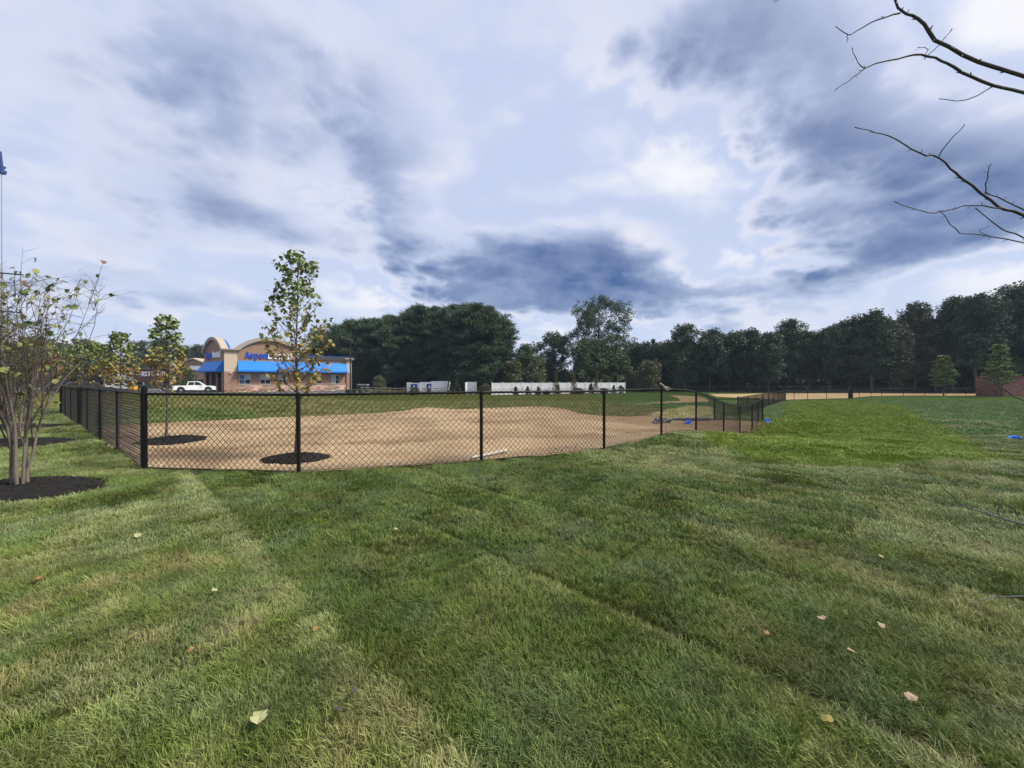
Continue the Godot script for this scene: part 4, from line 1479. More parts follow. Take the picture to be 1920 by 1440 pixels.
func dental_building() -> void:
	var home := Vector3(-47.4, -0.45, -68.0)
	var o := thing("clinic_building", "tan clinic building with arched parapets, bright blue awnings and a stone base", "building", home, 0.63)
	var wins := [[0.3, 2.0], [3.35, 5.0], [6.2, 7.55], [11.8, 13.4], [15.1, 16.6]]
	var styles := [["window_film", "window_blind", "window_film", "glass_dark"], ["window_blind", "window_blind", "glass_dark", "glass_dark"], ["window_blind", "glass_dark", "glass_dark", "glass_dark"], ["window_blind", "glass_dark", "glass_dark", "glass_dark"], ["window_blind", "glass_dark", "window_blind", "glass_dark"]]
	# front wall: brick between the windows, stucco above
	var brick := MB.new()
	var u := 0.0
	for w in wins + [[18.7, 18.7]]:
		brick.box(Vector3((u + w[0]) * 0.5, 2.2, -0.2), Vector3(w[0] - u, 1.75, 0.4))
		u = w[1]
	brick.box(Vector3(9.35, 3.25, -0.2), Vector3(18.7, 0.35, 0.4))
	part(brick, "brick_wall", M.brick_face, o)
	for i in wins.size():
		window(o, wins[i][0], wins[i][1], 1.325, 3.075, styles[i])
	var base := MB.new()
	base.box(Vector3(8.9, 0.55, -0.1), Vector3(17.6, 1.4, 0.5))
	part(base, "stone_base", M.stone_face, o)
	base = MB.new()
	base.box(Vector3(8.9, 1.29, -0.08), Vector3(17.7, 0.09, 0.62))
	part(base, "stone_sill", M.cornice, o)
	var poly := PackedVector2Array([Vector2(0, 3.425), Vector2(0, 7.1)])
	poly.append_array(PackedVector2Array(arc(0.2, 9.2, 7.1, 9.05, 0.0)))
	poly.append_array(PackedVector2Array([Vector2(9.4, 6.0), Vector2(9.4, 3.425)]))
	var st := MB.new()
	st.prism(poly, -0.4, 0.0)
	st.box(Vector3(14.05, 4.7, -0.2), Vector3(9.3, 2.55, 0.4))
	part(st, "stucco_wall", M.stucco_tan, o)
	var cor := MB.new()
	cor.prism(band(0.0, 9.4, 7.05, 9.1, 0.55), -0.7, 0.4)
	part(cor, "arched_cornice", M.cornice, o)
	cor = MB.new()
	cor.prism(PackedVector2Array(arc(0.5, 8.9, 6.7, 8.9, 0.0)), -3.5, -0.72)
	part(cor, "barrel_roof", M.roof_metal, o)
	cor = MB.new()
	cor.prism(PackedVector2Array([Vector2(0, 5.95), Vector2(0.25, 5.95), Vector2(0.3, 6.2), Vector2(0.55, 6.35), Vector2(0.6, 6.65), Vector2(0, 6.65)]), -18.95, -9.45, Transform3D(Basis(Vector3(0, 0, 1), Vector3.UP, Vector3(-1, 0, 0)), Vector3(0, 0, -0.1)))
	part(cor, "cornice", M.cornice, o)
	cor = MB.new()
	cor.box(Vector3(14.2, 6.69, -0.1), Vector3(9.7, 0.07, 1.5))
	part(cor, "roof_edge", M.roof_metal, o)
	var mass := MB.new()
	mass.prism(PackedVector2Array([Vector2(0.0, 0.42), Vector2(18.65, 0.42), Vector2(18.65, 14.0), Vector2(-5.0, 14.0), Vector2(-4.2, 10.9), Vector2(-1.2, 0.9)]), -0.2, 5.9, Transform3D(Basis(Vector3(1, 0, 0), Vector3(0, 0, -1), Vector3(0, 1, 0)), Vector3.ZERO))
	part(mass, "main_block", M.stucco_tan, o)
	# piers
	for p in [[-0.85, -0.6, 1.9, 7.0], [18.35, -0.15, 1.0, 6.0]]:
		var pier := MB.new()
		pier.box(Vector3(p[0], 1.7, p[1]), Vector3(p[2], 3.6, 1.7 if p[0] < 0 else 0.75))
		part(pier, "brick_pier", M.brick_face, o)
		pier = MB.new()
		pier.box(Vector3(p[0], 3.5 + (p[3] - 3.5) * 0.5, p[1]), Vector3(p[2] - 0.06, p[3] - 3.5, 1.64 if p[0] < 0 else 0.69))
		part(pier, "pier_top", M.stucco_cream, o)
		pier = MB.new()
		pier.box(Vector3(p[0], p[3] + 0.1, p[1]), Vector3(p[2] + 0.5, 0.22, 2.1 if p[0] < 0 else 1.2))
		pier.box(Vector3(p[0], p[3] + 0.31, p[1]), Vector3(p[2] + 0.8, 0.2, 2.4 if p[0] < 0 else 1.5))
		part(pier, "pier_cap", M.cornice, o)
	# awning on the front
	var aw := MB.new()
	var prof := PackedVector2Array([Vector2(0.01, 5.42), Vector2(1.15, 3.75), Vector2(1.15, 3.5), Vector2(0.01, 3.46)])
	aw.prism(prof, -17.9, -0.15, Transform3D(Basis(Vector3(0, 0, 1), Vector3.UP, Vector3(-1, 0, 0)), Vector3.ZERO))
	part(aw, "awning", M.awning, o)
	letters("Aspen", 1.15, M.sign_blue, Transform3D(Basis(), Vector3(1.2, 6.4, 0.02)), o, 3.3)
	letters("Dental", 1.15, M.sign_white, Transform3D(Basis(), Vector3(4.6, 6.4, 0.02)), o, 3.7)
	# entrance side, turned a little away
	var side := Transform3D(Basis(Vector3(0.294, 0, 0.956), Vector3.UP, Vector3(-0.956, 0, 0.294)), Vector3(-4.8, 0, -10.9))
	poly = PackedVector2Array([Vector2(0.2, 3.4), Vector2(0.2, 7.0)])
	poly.append_array(PackedVector2Array(arc(0.5, 9.7, 7.0, 9.2, 0.0)))
	poly.append_array(PackedVector2Array([Vector2(10.0, 7.0), Vector2(10.0, 3.4)]))
	st = MB.new()
	st.prism(poly, -0.4, 0.0, side)
	part(st, "entrance_wall", M.stucco_tan, o)
	cor = MB.new()
	cor.prism(band(0.3, 9.9, 6.9, 9.25, 0.55), -0.7, 0.4, side)
	part(cor, "arched_cornice", M.cornice, o)
	cor = MB.new()
	cor.prism(PackedVector2Array(arc(0.35, 9.85, 6.7, 9.55, 0.0)), -1.3, -0.72, side)
	part(cor, "barrel_roof", M.roof_metal, o)
	for p in [0.6, 3.4, 6.6, 9.4]:
		st = MB.new()
		st.box(side * Vector3(p, 1.6, -0.2), Vector3(0.7, 3.6, 0.45), side.basis)
		part(st, "entrance_pillar", M.brick_face, o)
	for q in [[0.95, 3.05], [3.75, 6.25], [6.95, 9.05]]:
		var g := MB.new()
		g.box(side * Vector3((q[0] + q[1]) * 0.5, 1.6, -0.22), Vector3(q[1] - q[0], 3.5, 0.03), side.basis)
		var pane := part(g, "shop_window", M.glass_dark, o)
		g = MB.new()
		for u2 in [q[0], (q[0] + q[1]) * 0.5, q[1]]:
			g.box(side * Vector3(u2, 1.6, -0.18), Vector3(0.07, 3.5, 0.08), side.basis)
		part(g, "mullion", M.steel_dark, pane)
	aw = MB.new()
	aw.prism(prof, -9.9, -0.2, side * Transform3D(Basis(Vector3(0, 0, 1), Vector3.UP, Vector3(-1, 0, 0)), Vector3.ZERO))
	part(aw, "awning", M.awning, o)
	letters("Aspen", 1.15, M.sign_blue, side * Transform3D(Basis(), Vector3(1.4, 6.6, 0.02)), o, 3.4)
	letters("Dental", 1.15, M.sign_white, side * Transform3D(Basis(), Vector3(4.9, 6.6, 0.02)), o, 3.7)
	var lamp := MB.new()
	lamp.box(Vector3(-0.85, 3.3, 0.36), Vector3(0.35, 0.16, 0.2))
	part(lamp, "wall_light", M.frame_white, o)


func pharmacy() -> void:
	var o := thing("store_building", "low brown-fronted store with white RITE AID lettering beyond the parking lot", "building", Vector3(-99.2, -0.45, -110.0))
	var mb := MB.new()
	mb.box(Vector3(0, 3.55, -0.5), Vector3(12.6, 3.7, 1.0))
	part(mb, "sign_fascia", M.brown_panel, o)
	mb = MB.new()
	mb.box(Vector3(0, 2.6, -7.0), Vector3(12.4, 5.2, 11.8))
	part(mb, "main_block", M.brick_face, o)
	mb = MB.new()
	mb.box(Vector3(0, 5.46, -0.4), Vector3(12.9, 0.12, 1.4))
	part(mb, "parapet_cap", M.cornice, o)
	for i in 5:
		mb = MB.new()
		mb.box(Vector3(-5.0 + i * 2.5, 0.9, -1.06), Vector3(2.1, 1.5, 0.08))
		part(mb, "shop_window", M.glass_dark, o)
		mb = MB.new()
		mb.box(Vector3(-6.2 + i * 2.5, 0.85, -0.35), Vector3(0.35, 1.7, 0.35))
		part(mb, "pillar", M.frame_white, o)
	letters("RITE AID", 1.25, M.sign_white, Transform3D(Basis(), Vector3(-3.9, 3.9, 0.02)), o, 6.6)
	mb = MB.new()
	mb.prism(PackedVector2Array([Vector2(-5.6, 3.6), Vector2(-4.5, 3.7), Vector2(-4.3, 4.4), Vector2(-4.9, 4.15)]), 0.0, 0.1)
	part(mb, "emblem", M.sign_white, o)
	o = thing("store_building", "cream shop front next to the brown-fronted store", "building", Vector3(-110.0, -0.45, -110.5))
	mb = MB.new()
	mb.box(Vector3(0, 2.55, -5.0), Vector3(8.6, 5.1, 10.0))
	part(mb, "main_block", M.stucco_cream, o)
	mb = MB.new()
	mb.box(Vector3(1.2, 3.5, 0.05), Vector3(4.2, 1.8, 0.12))
	part(mb, "sign_board", M.sign_white, o)
	mb = MB.new()
	mb.box(Vector3(0, 5.15, 0.0), Vector3(9.0, 0.3, 0.8))
	part(mb, "cornice", M.cornice, o)
	for i in 3:
		mb = MB.new()
		mb.box(Vector3(-2.7 + i * 2.7, 1.1, 0.03), Vector3(2.1, 2.0, 0.08))
		part(mb, "shop_window", M.glass_dark, o)
	o = thing("store_building", "small gabled shop with a pale sign between the store and the clinic", "building", Vector3(-82.5, -0.45, -102.0))
	mb = MB.new()
	mb.box(Vector3(0, 2.3, -4.0), Vector3(9.5, 4.6, 8.0))
	part(mb, "main_block", M.brick_face, o)
	mb = MB.new()
	mb.prism(PackedVector2Array([Vector2(-3.3, 4.6), Vector2(3.6, 4.6), Vector2(3.2, 6.3), Vector2(0.2, 7.4), Vector2(-2.9, 6.3)]), -3.0, 0.05)
	part(mb, "gable", M.stucco_tan, o)
	mb = MB.new()
	mb.prism(PackedVector2Array([Vector2(-3.4, 6.25), Vector2(0.2, 7.6), Vector2(3.7, 6.25), Vector2(3.7, 6.55), Vector2(0.2, 7.9), Vector2(-3.4, 6.55)]), -3.2, 0.4)
	part(mb, "roof", M.cornice, o)
	mb = MB.new()
	mb.box(Vector3(0.9, 5.3, 0.12), Vector3(3.0, 1.1, 0.1))
	part(mb, "sign_board", M.sign_white, o)
	mb = MB.new()
	mb.box(Vector3(-4.6, 4.3, 0.6), Vector3(1.0, 5.8, 1.0))
	part(mb, "pillar", M.stucco_cream, o)
	for i in 3:
		mb = MB.new()
		mb.box(Vector3(-2.6 + i * 2.6, 1.2, 0.03), Vector3(2.2, 2.3, 0.08))
		part(mb, "shop_window", M.glass_dark, o)


func brick_enclosure() -> void:
	var o := thing("brick_wall", "low red-brick wall at the edge of the far lawn", "wall", on_ground(81.3, 60.4))
	var mb := MB.new()
	mb.box(Vector3(0, 1.4, 0), Vector3(12.6, 3.4, 0.3))
	part(mb, "front_wall", M.wall_brick, o)
	mb = MB.new()
	mb.box(Vector3(-6.14, 1.4, -1.8), Vector3(0.3, 3.4, 3.28))
	part(mb, "side_wall", M.wall_brick, o)
	mb = MB.new()
	mb.box(Vector3(0, 3.16, 0), Vector3(12.9, 0.12, 0.5))
	part(mb, "coping", M.brown_panel, o)
	mb = MB.new()
	mb.box(Vector3(-6.14, 3.16, -1.9), Vector3(0.5, 0.12, 3.28))
	part(mb, "coping", M.brown_panel, o)


func white_enclosure() -> void:
	var at := on_ground(-15.5, 71.0)
	var o := thing("waste_enclosure", "white panelled enclosure with two blue doors behind the split-rail fence", "enclosure", at)
	for p in [[-2.25, 0.0, 2.35, 2.05], [0.0, -0.15, 2.0, 2.2], [2.4, 0.1, 2.75, 2.35]]:
		var mb := MB.new()
		mb.box(Vector3(p[0], p[3] * 0.5, p[1]), Vector3(p[2], p[3], 0.08))
		part(mb, "panel", M.vinyl_white, o)
		mb = MB.new()
		mb.box(Vector3(p[0] + p[2] * 0.5, p[3] * 0.5 + 0.05, p[1] + 0.02), Vector3(0.14, p[3] + 0.1, 0.14))
		part(mb, "post", M.vinyl_white, o)
	var mb2 := MB.new()
	mb2.box(Vector3(-3.4, 1.05, -1.6), Vector3(0.08, 2.1, 3.2))
	part(mb2, "side_panel", M.vinyl_white, o)
	mb2 = MB.new()
	mb2.box(Vector3(3.85, 1.15, -1.6), Vector3(0.08, 2.3, 3.2))
	part(mb2, "side_panel", M.vinyl_white, o)
	for p in [[-2.1, 1.15, 0.1], [0.65, 1.0, -0.05]]:
		mb2 = MB.new()
		mb2.box(Vector3(p[0], 0.95, p[2]), Vector3(p[1], 1.8, 0.06))
		var door := part(mb2, "door", M.door_blue, o)
		mb2 = MB.new()
		mb2.box(Vector3(p[0], 1.35, p[2] + 0.05), Vector3(p[1] * 0.22, 0.45, 0.03))
		part(mb2, "notice", M.sign_white, door)
	o = thing("vinyl_screen", "single white vinyl screen panel beside the pointed evergreens", "fence", on_ground(-7.6, 72.0))
	mb2 = MB.new()
	mb2.box(Vector3(0.3, 1.15, 0), Vector3(1.5, 2.2, 0.06))
	part(mb2, "panel", M.vinyl_white, o)
	mb2 = MB.new()
	mb2.box(Vector3(-0.75, 1.1, -0.4), Vector3(0.7, 2.1, 0.06), Basis(Vector3.UP, 0.9))
	part(mb2, "panel", M.vinyl_white, o)
	for x in [-0.5, 1.05]:
		mb2 = MB.new()
		mb2.box(Vector3(x, 1.15, 0), Vector3(0.14, 2.3, 0.14))
		part(mb2, "post", M.vinyl_white, o)


# ---------------------------------------------------------------- vehicles and street furniture
func car(called: String, label: String, at: Vector3, turn: float, paint: String, lower: Array, cab: Array, glass: Array, axle: Array, wr: float, wide: float) -> void:
	var o := thing(called, label, "truck" if called == "pickup_truck" else "car", at, turn, "vehicles in the parking lot")
	var mb := MB.new()
	mb.prism(V2(lower), -wide * 0.5, wide * 0.5)
	var body := part(mb, "body", M[paint], o)
	mb = MB.new()
	mb.prism(V2(cab), -wide * 0.5 + 0.13, wide * 0.5 - 0.13)
	part(mb, "cab", M[paint], o)
	for s in [-1.0, 1.0]:
		for g in glass:
			mb = MB.new()
			var z: float = s * (wide * 0.5 - 0.125)
			mb.prism(V2(g), z - 0.012, z + 0.012)
			part(mb, "side_window", M.glass_dark, o)
	var lo: float = lower[0][0]
	var hi: float = lower[lower.size() - 1][0]
	for a in axle:
		for s in [-1.0, 1.0]:
			mb = MB.new()
			mb.tube([Vector3(a, wr + 0.08, s * wide * 0.34), Vector3(a, wr + 0.08, s * (wide * 0.5 + 0.006))], [wr + 0.1, wr + 0.1], 18)
			part(mb, "wheel_arch", M.steel_dark, body)
			mb = MB.new()
			mb.tube([Vector3(a, wr, s * wide * 0.36), Vector3(a, wr, s * (wide * 0.5 + 0.03))], [wr, wr], 18)
			var wheel := part(mb, "wheel", M.tyre, o)
			mb = MB.new()
			mb.tube([Vector3(a, wr, s * wide * 0.4), Vector3(a, wr, s * (wide * 0.5 + 0.045))], [wr * 0.6, wr * 0.55], 12)
			part(mb, "rim", M.rim, wheel)
	for s in [-1.0, 1.0]:
		mb = MB.new()
		mb.box(Vector3(hi - 0.06, 0.88, s * (wide * 0.5 - 0.25)), Vector3(0.14, 0.16, 0.4))
		part(mb, "headlight", M.lamp_clear, o)
		mb = MB.new()
		mb.box(Vector3(lo + 0.03, 0.95, s * (wide * 0.5 - 0.14)), Vector3(0.1, 0.3, 0.2))
		part(mb, "tail_light", M.lamp_red, o)
		mb = MB.new()
		mb.box(Vector3(lerpf(lo, hi, 0.66), 1.18, s * (wide * 0.5 + 0.08)), Vector3(0.14, 0.18, 0.2))
		part(mb, "mirror", M[paint], o)
	mb = MB.new()
	mb.box(Vector3(hi + 0.02, 0.5, 0), Vector3(0.14, 0.22, wide - 0.1))
	part(mb, "bumper", M.steel_grey, o)
	mb = MB.new()
	mb.box(Vector3(lo - 0.02, 0.55, 0), Vector3(0.14, 0.2, wide - 0.1))
	part(mb, "bumper", M.steel_grey, o)


func make_vehicles() -> void:
	var pick_low := [[-2.68, 0.45], [-2.7, 1.12], [-0.98, 1.14], [1.05, 1.16], [1.3, 1.14], [2.45, 1.05], [2.66, 0.92], [2.7, 0.42]]
	var pick_cab := [[-1.02, 1.12], [-0.86, 1.74], [-0.6, 1.82], [0.45, 1.82], [0.62, 1.78], [1.4, 1.14]]
	var pick_glass := [[[-0.85, 1.2], [-0.72, 1.68], [-0.1, 1.72], [-0.1, 1.2]], [[0.0, 1.2], [0.0, 1.72], [0.48, 1.7], [1.12, 1.2]]]
	var gy := -0.42
	car("pickup_truck", "white crew-cab pickup parked before the clinic entrance", Vector3(-51.4, gy, -64.0), 0.62, "paint_white", pick_low, pick_cab, pick_glass, [-1.7, 1.72], 0.4, 1.88)
	car("pickup_truck", "dark pickup parked below the white store lettering", Vector3(-69.0, gy, -76.0), 0.62, "paint_black", pick_low, pick_cab, pick_glass, [-1.7, 1.72], 0.4, 1.88)
	var suv_low := [[-2.4, 0.4], [-2.45, 1.05], [-1.6, 1.12], [1.0, 1.1], [2.2, 0.98], [2.4, 0.82], [2.42, 0.38]]
	var suv_cab := [[-2.35, 1.05], [-2.1, 1.6], [-1.75, 1.74], [0.2, 1.76], [0.5, 1.7], [1.3, 1.08]]
	var suv_glass := [[[-2.1, 1.14], [-1.9, 1.55], [-1.0, 1.64], [-1.0, 1.14]], [[-0.92, 1.14], [-0.92, 1.65], [-0.1, 1.66], [-0.1, 1.14]], [[-0.02, 1.14], [-0.02, 1.65], [0.35, 1.62], [0.98, 1.14]]]
	car("parked_car", "black sport utility car behind the far end of the black fence", Vector3(-61.5, gy, -54.8), 0.75, "paint_black", suv_low, suv_cab, suv_glass, [-1.5, 1.5], 0.37, 1.86)
	car("parked_car", "dark grey car with a roof just showing above the fence", Vector3(-56.5, gy, -53.0), 0.9, "paint_grey", suv_low, suv_cab, suv_glass, [-1.5, 1.5], 0.37, 1.86)
	var sed_low := [[-2.3, 0.35], [-2.35, 0.9], [-1.3, 0.98], [0.8, 0.96], [2.1, 0.85], [2.3, 0.7], [2.32, 0.33]]
	var sed_cab := [[-1.75, 0.94], [-1.0, 1.38], [-0.6, 1.44], [0.2, 1.43], [1.15, 0.94]]
	var sed_glass := [[[-1.3, 1.0], [-0.85, 1.34], [-0.25, 1.37], [-0.25, 1.0]], [[-0.17, 1.0], [-0.17, 1.37], [0.2, 1.36], [0.85, 1.0]]]
	car("parked_car", "white sedan parked before the cream shop front", Vector3(-80.0, gy, -79.5), 0.62, "paint_white", sed_low, sed_cab, sed_glass, [-1.4, 1.45], 0.33, 1.8)
	car("parked_car", "silver sedan next to the white sedan before the shops", Vector3(-76.0, gy, -77.0), 0.62, "paint_silver", sed_low, sed_cab, sed_glass, [-1.4, 1.45], 0.33, 1.8)
	var o := thing("storage_box", "small yellow box on the parking lot beside the dark pickup", "box", Vector3(-69.2, gy, -72.0))
	var mb := MB.new()
	mb.prism(PackedVector2Array([Vector2(-0.55, 0), Vector2(0.55, 0), Vector2(0.6, 0.75), Vector2(0.45, 0.9), Vector2(-0.45, 0.9), Vector2(-0.6, 0.75)]), -0.35, 0.35)
	part(mb, "bin", M.caution_yellow, o)
	mb = MB.new()
	mb.box(Vector3(0, 0.95, 0), Vector3(1.15, 0.08, 0.8))
	part(mb, "lid", M.caution_yellow, o)


func make_street_things() -> void:
	var o := thing("lamp_post", "tall dark parking-lot lamp post at the end of the clinic", "lamp post", on_ground(-27.1, 66.2))
	var mb := MB.new()
	mb.tube([Vector3.DOWN * 0.1, Vector3.UP * 8.5], [0.13, 0.09], 10)
	part(mb, "pole", M.steel_dark, o)
	mb = MB.new()
	mb.box(Vector3(-0.15, 8.5, 0.2), Vector3(0.75, 0.14, 0.45))
	part(mb, "lamp_head", M.steel_dark, o)
	mb = MB.new()
	mb.tube([Vector3.DOWN * 0.1, Vector3.UP * 0.5], [0.28, 0.28], 14)
	part(mb, "base", M.concrete, o)
	o = thing("utility_box", "tall green utility cabinet with a pale roof near the split-rail fence", "utility box", on_ground(-24.9, 66.0))
	mb = MB.new()
	mb.box(Vector3(0, 0.75, 0), Vector3(1.5, 1.5, 1.0))
	part(mb, "cabinet", M.box_green, o)
	mb = MB.new()
	mb.prism(PackedVector2Array([Vector2(-0.85, 1.5), Vector2(0.85, 1.5), Vector2(0.8, 1.62), Vector2(-0.8, 1.68)]), -0.6, 0.6)
	part(mb, "roof", M.steel_grey, o)
	o = thing("utility_box", "long low dark green transformer box before the tall cabinet", "utility box", on_ground(-25.0, 62.8))
	mb = MB.new()
	mb.prism(PackedVector2Array([Vector2(-1.3, 0), Vector2(1.3, 0), Vector2(1.3, 0.75), Vector2(1.2, 0.82), Vector2(-1.2, 0.82), Vector2(-1.3, 0.75)]), -0.6, 0.6)
	part(mb, "cabinet", M.box_green, o)
	mb = MB.new()
	mb.box(Vector3(0.6, 0.45, 0.61), Vector3(0.18, 0.14, 0.02))
	part(mb, "notice", M.sign_white, o)
	# utility pole
	o = thing("utility_pole", "grey utility pole with crossarms and a thin mast behind the bare tree", "utility pole", on_ground(-51.6, 40.0))
	mb = MB.new()
	mb.tube([Vector3.DOWN * 0.3, Vector3.UP * 6.0, Vector3.UP * 12.9], [0.15, 0.12, 0.08], 10)
	part(mb, "pole", M.weathered_pole, o)
	for p in [[12.35, 1.85, 0.07], [11.45, 1.15, 0.035], [10.1, 1.15, 0.035], [8.5, 1.75, 0.07]]:
		mb = MB.new()
		mb.box(Vector3(0, p[0], 0.1), Vector3(2.0 * p[1], p[2] * 1.6, p[2] * 1.4), Basis(Vector3.UP, 0.2) * Basis(Vector3.BACK, -0.06))
		var arm := part(mb, "crossarm", M.steel_dark, o)
		for s in [-1.0, 1.0]:
			mb = MB.new()
			var e := Vector3(s * p[1] * 0.95, p[0] - s * 0.06, 0.1 - s * 0.2)
			mb.tube([e, e + Vector3.UP * 0.12, e + Vector3.UP * 0.3], [0.05, 0.08, 0.03], 8)
			part(mb, "insulator", M.insulator, arm)
	mb = MB.new()
	mb.tube([Vector3.UP * 12.8, Vector3(0.05, 22.4, 0)], [0.04, 0.03], 6)
	part(mb, "mast", M.steel_grey, o)
	mb = MB.new()
	mb.tube([Vector3(0.05, 22.4, 0), Vector3(0.05, 22.7, 0), Vector3(0.05, 22.75, 0), Vector3(0.05, 23.1, 0), Vector3(0.05, 23.2, 0), Vector3(0.0, 24.6, 0)], [0.3, 0.36, 0.1, 0.34, 0.12, 0.06], 10)
	part(mb, "mast_head", M.insulator, o)
	# small things
	o = thing("plastic_pipe", "length of white plastic pipe lying on the sand behind the fence", "pipe", on_ground(-0.38, 7.12, 0.07))
	mb = MB.new()
	mb.tube([Vector3(-0.32, 0, 0.3), Vector3(-0.05, 0.01, 0.05), Vector3(0.24, 0.015, -0.3)], [0.024, 0.024, 0.024], 12)
	part(mb, "barrel", M.pipe_white, o)
	mb = MB.new()
	mb.tube([Vector3(0.2, 0.013, -0.25), Vector3(0.27, 0.016, -0.335)], [0.032, 0.032], 12)
	part(mb, "coupling", M.pipe_white, o)
	o = thing("silt_sock", "grey stuffed silt sock lying along the straw-covered patch", "silt sock", on_ground(10.3, 22.7))
	mb = MB.new()
	var pts := []
	var rads := []
	for i in 15:
		var t := i / 14.0
		var q := Vector2(lerpf(8.9, 11.3, t), 22.9 + 0.35 * sin(t * 6.0) - 0.5 * t)
		pts.append(on_ground(q.x, q.y, 0.1) - on_ground(10.3, 22.7))
		rads.append(0.12 + 0.03 * sin(t * 40.0))
	mb.tube(pts, rads, 10)
	part(mb, "casing", M.sock_grey, o)
	crumple("blue_bag", "crumpled bright blue bag beside the grey silt sock", on_ground(9.45, 21.1), Vector3(0.18, 0.17, 0.15), M.tarp_blue, 3)
	crumple("blue_bag", "bright blue bag at the foot of the gate-side end post", on_ground(12.95, 20.0), Vector3(0.12, 0.17, 0.11), M.tarp_blue, 5)
	crumple("blue_bag", "blue plastic scrap lying alone on the pale lawn", on_ground(20.5, 16.1), Vector3(0.17, 0.1, 0.15), M.tarp_blue, 8)
	crumple("tarp_heap", "small dark tarp heap on the sand behind the fence", on_ground(8.3, 22.0), Vector3(0.5, 0.26, 0.35), M.sock_grey, 9)
	o = thing("bent_stick", "pale bent stick lying over the fence rail at a post", "stick", on_ground(3.81, 10.06, 1.2))
	mb = MB.new()
	mb.tube([Vector3(-0.06, 0.13, 0.05), Vector3(-0.03, 0.14, 0.03), Vector3(0.06, 0.06, 0.02), Vector3(0.16, 0.03, 0.0), Vector3(0.24, -0.01, -0.02)], [0.012, 0.02, 0.022, 0.024, 0.012], 8)
	part(mb, "shaft", M.weathered_stick, o)
	mb = MB.new()
	mb.tube([Vector3(0.05, 0.06, 0.02), Vector3(0.1, -0.01, 0.04), Vector3(0.18, -0.03, 0.03)], [0.018, 0.016, 0.008], 7)
	part(mb, "fork", M.weathered_stick, o)
	o = thing("ribbon", "small bright blue ribbon tied low on the central young tree", "ribbon", on_ground(-3.85, 7.05, 0.14))
	mb = MB.new()
	mb.tube([Vector3(0, 0.06, 0), Vector3(0, 0.1, 0)], [0.042, 0.042], 12)
	part(mb, "knot_band", M.tarp_blue, o)
	mb = MB.new()
	mb.prism(PackedVector2Array([Vector2(0.03, 0.14), Vector2(0.06, 0.1), Vector2(0.09, -0.04), Vector2(0.03, -0.06)]), 0.03, 0.045)
	part(mb, "tail", M.tarp_blue, o)


func crumple(called: String, label: String, at: Vector3, size: Vector3, m: Material, seed_: int) -> void:
	var mb := MB.new()
	var n := FastNoiseLite.new()
	n.seed = seed_
	n.frequency = 1.4
	var pt := func(i: int, k: int) -> Vector3:
		var a := TAU * k / 16.0
		var e := lerpf(-0.3, PI * 0.5, i / 8.0)
		var q := Vector3(cos(a) * cos(e), sin(e), sin(a) * cos(e))
		return q * size * (1.0 + 0.9 * n.get_noise_3dv(q * 1.6)) + Vector3.UP * 0.02
	for i in 8:
		for k in 16:
			var a: Vector3 = pt.call(i, k)
			var b: Vector3 = pt.call(i + 1, k)
			var c: Vector3 = pt.call(i + 1, k + 1)
			var d: Vector3 = pt.call(i, k + 1)
			for f in [[a, b, c], [a, c, d]]:
				var nn: Vector3 = (f[1] - f[0]).cross(f[2] - f[0])
				if nn.length() > 1e-8:
					nn = nn.normalized() * signf(nn.dot(f[0] + f[1] + f[2]))
					mb.tri(f[0], f[1], f[2], nn, nn, nn)
	var o := part(mb, called, m, self)
	o.position = at
	tag(o, label, "bag" if called == "blue_bag" else "tarp")


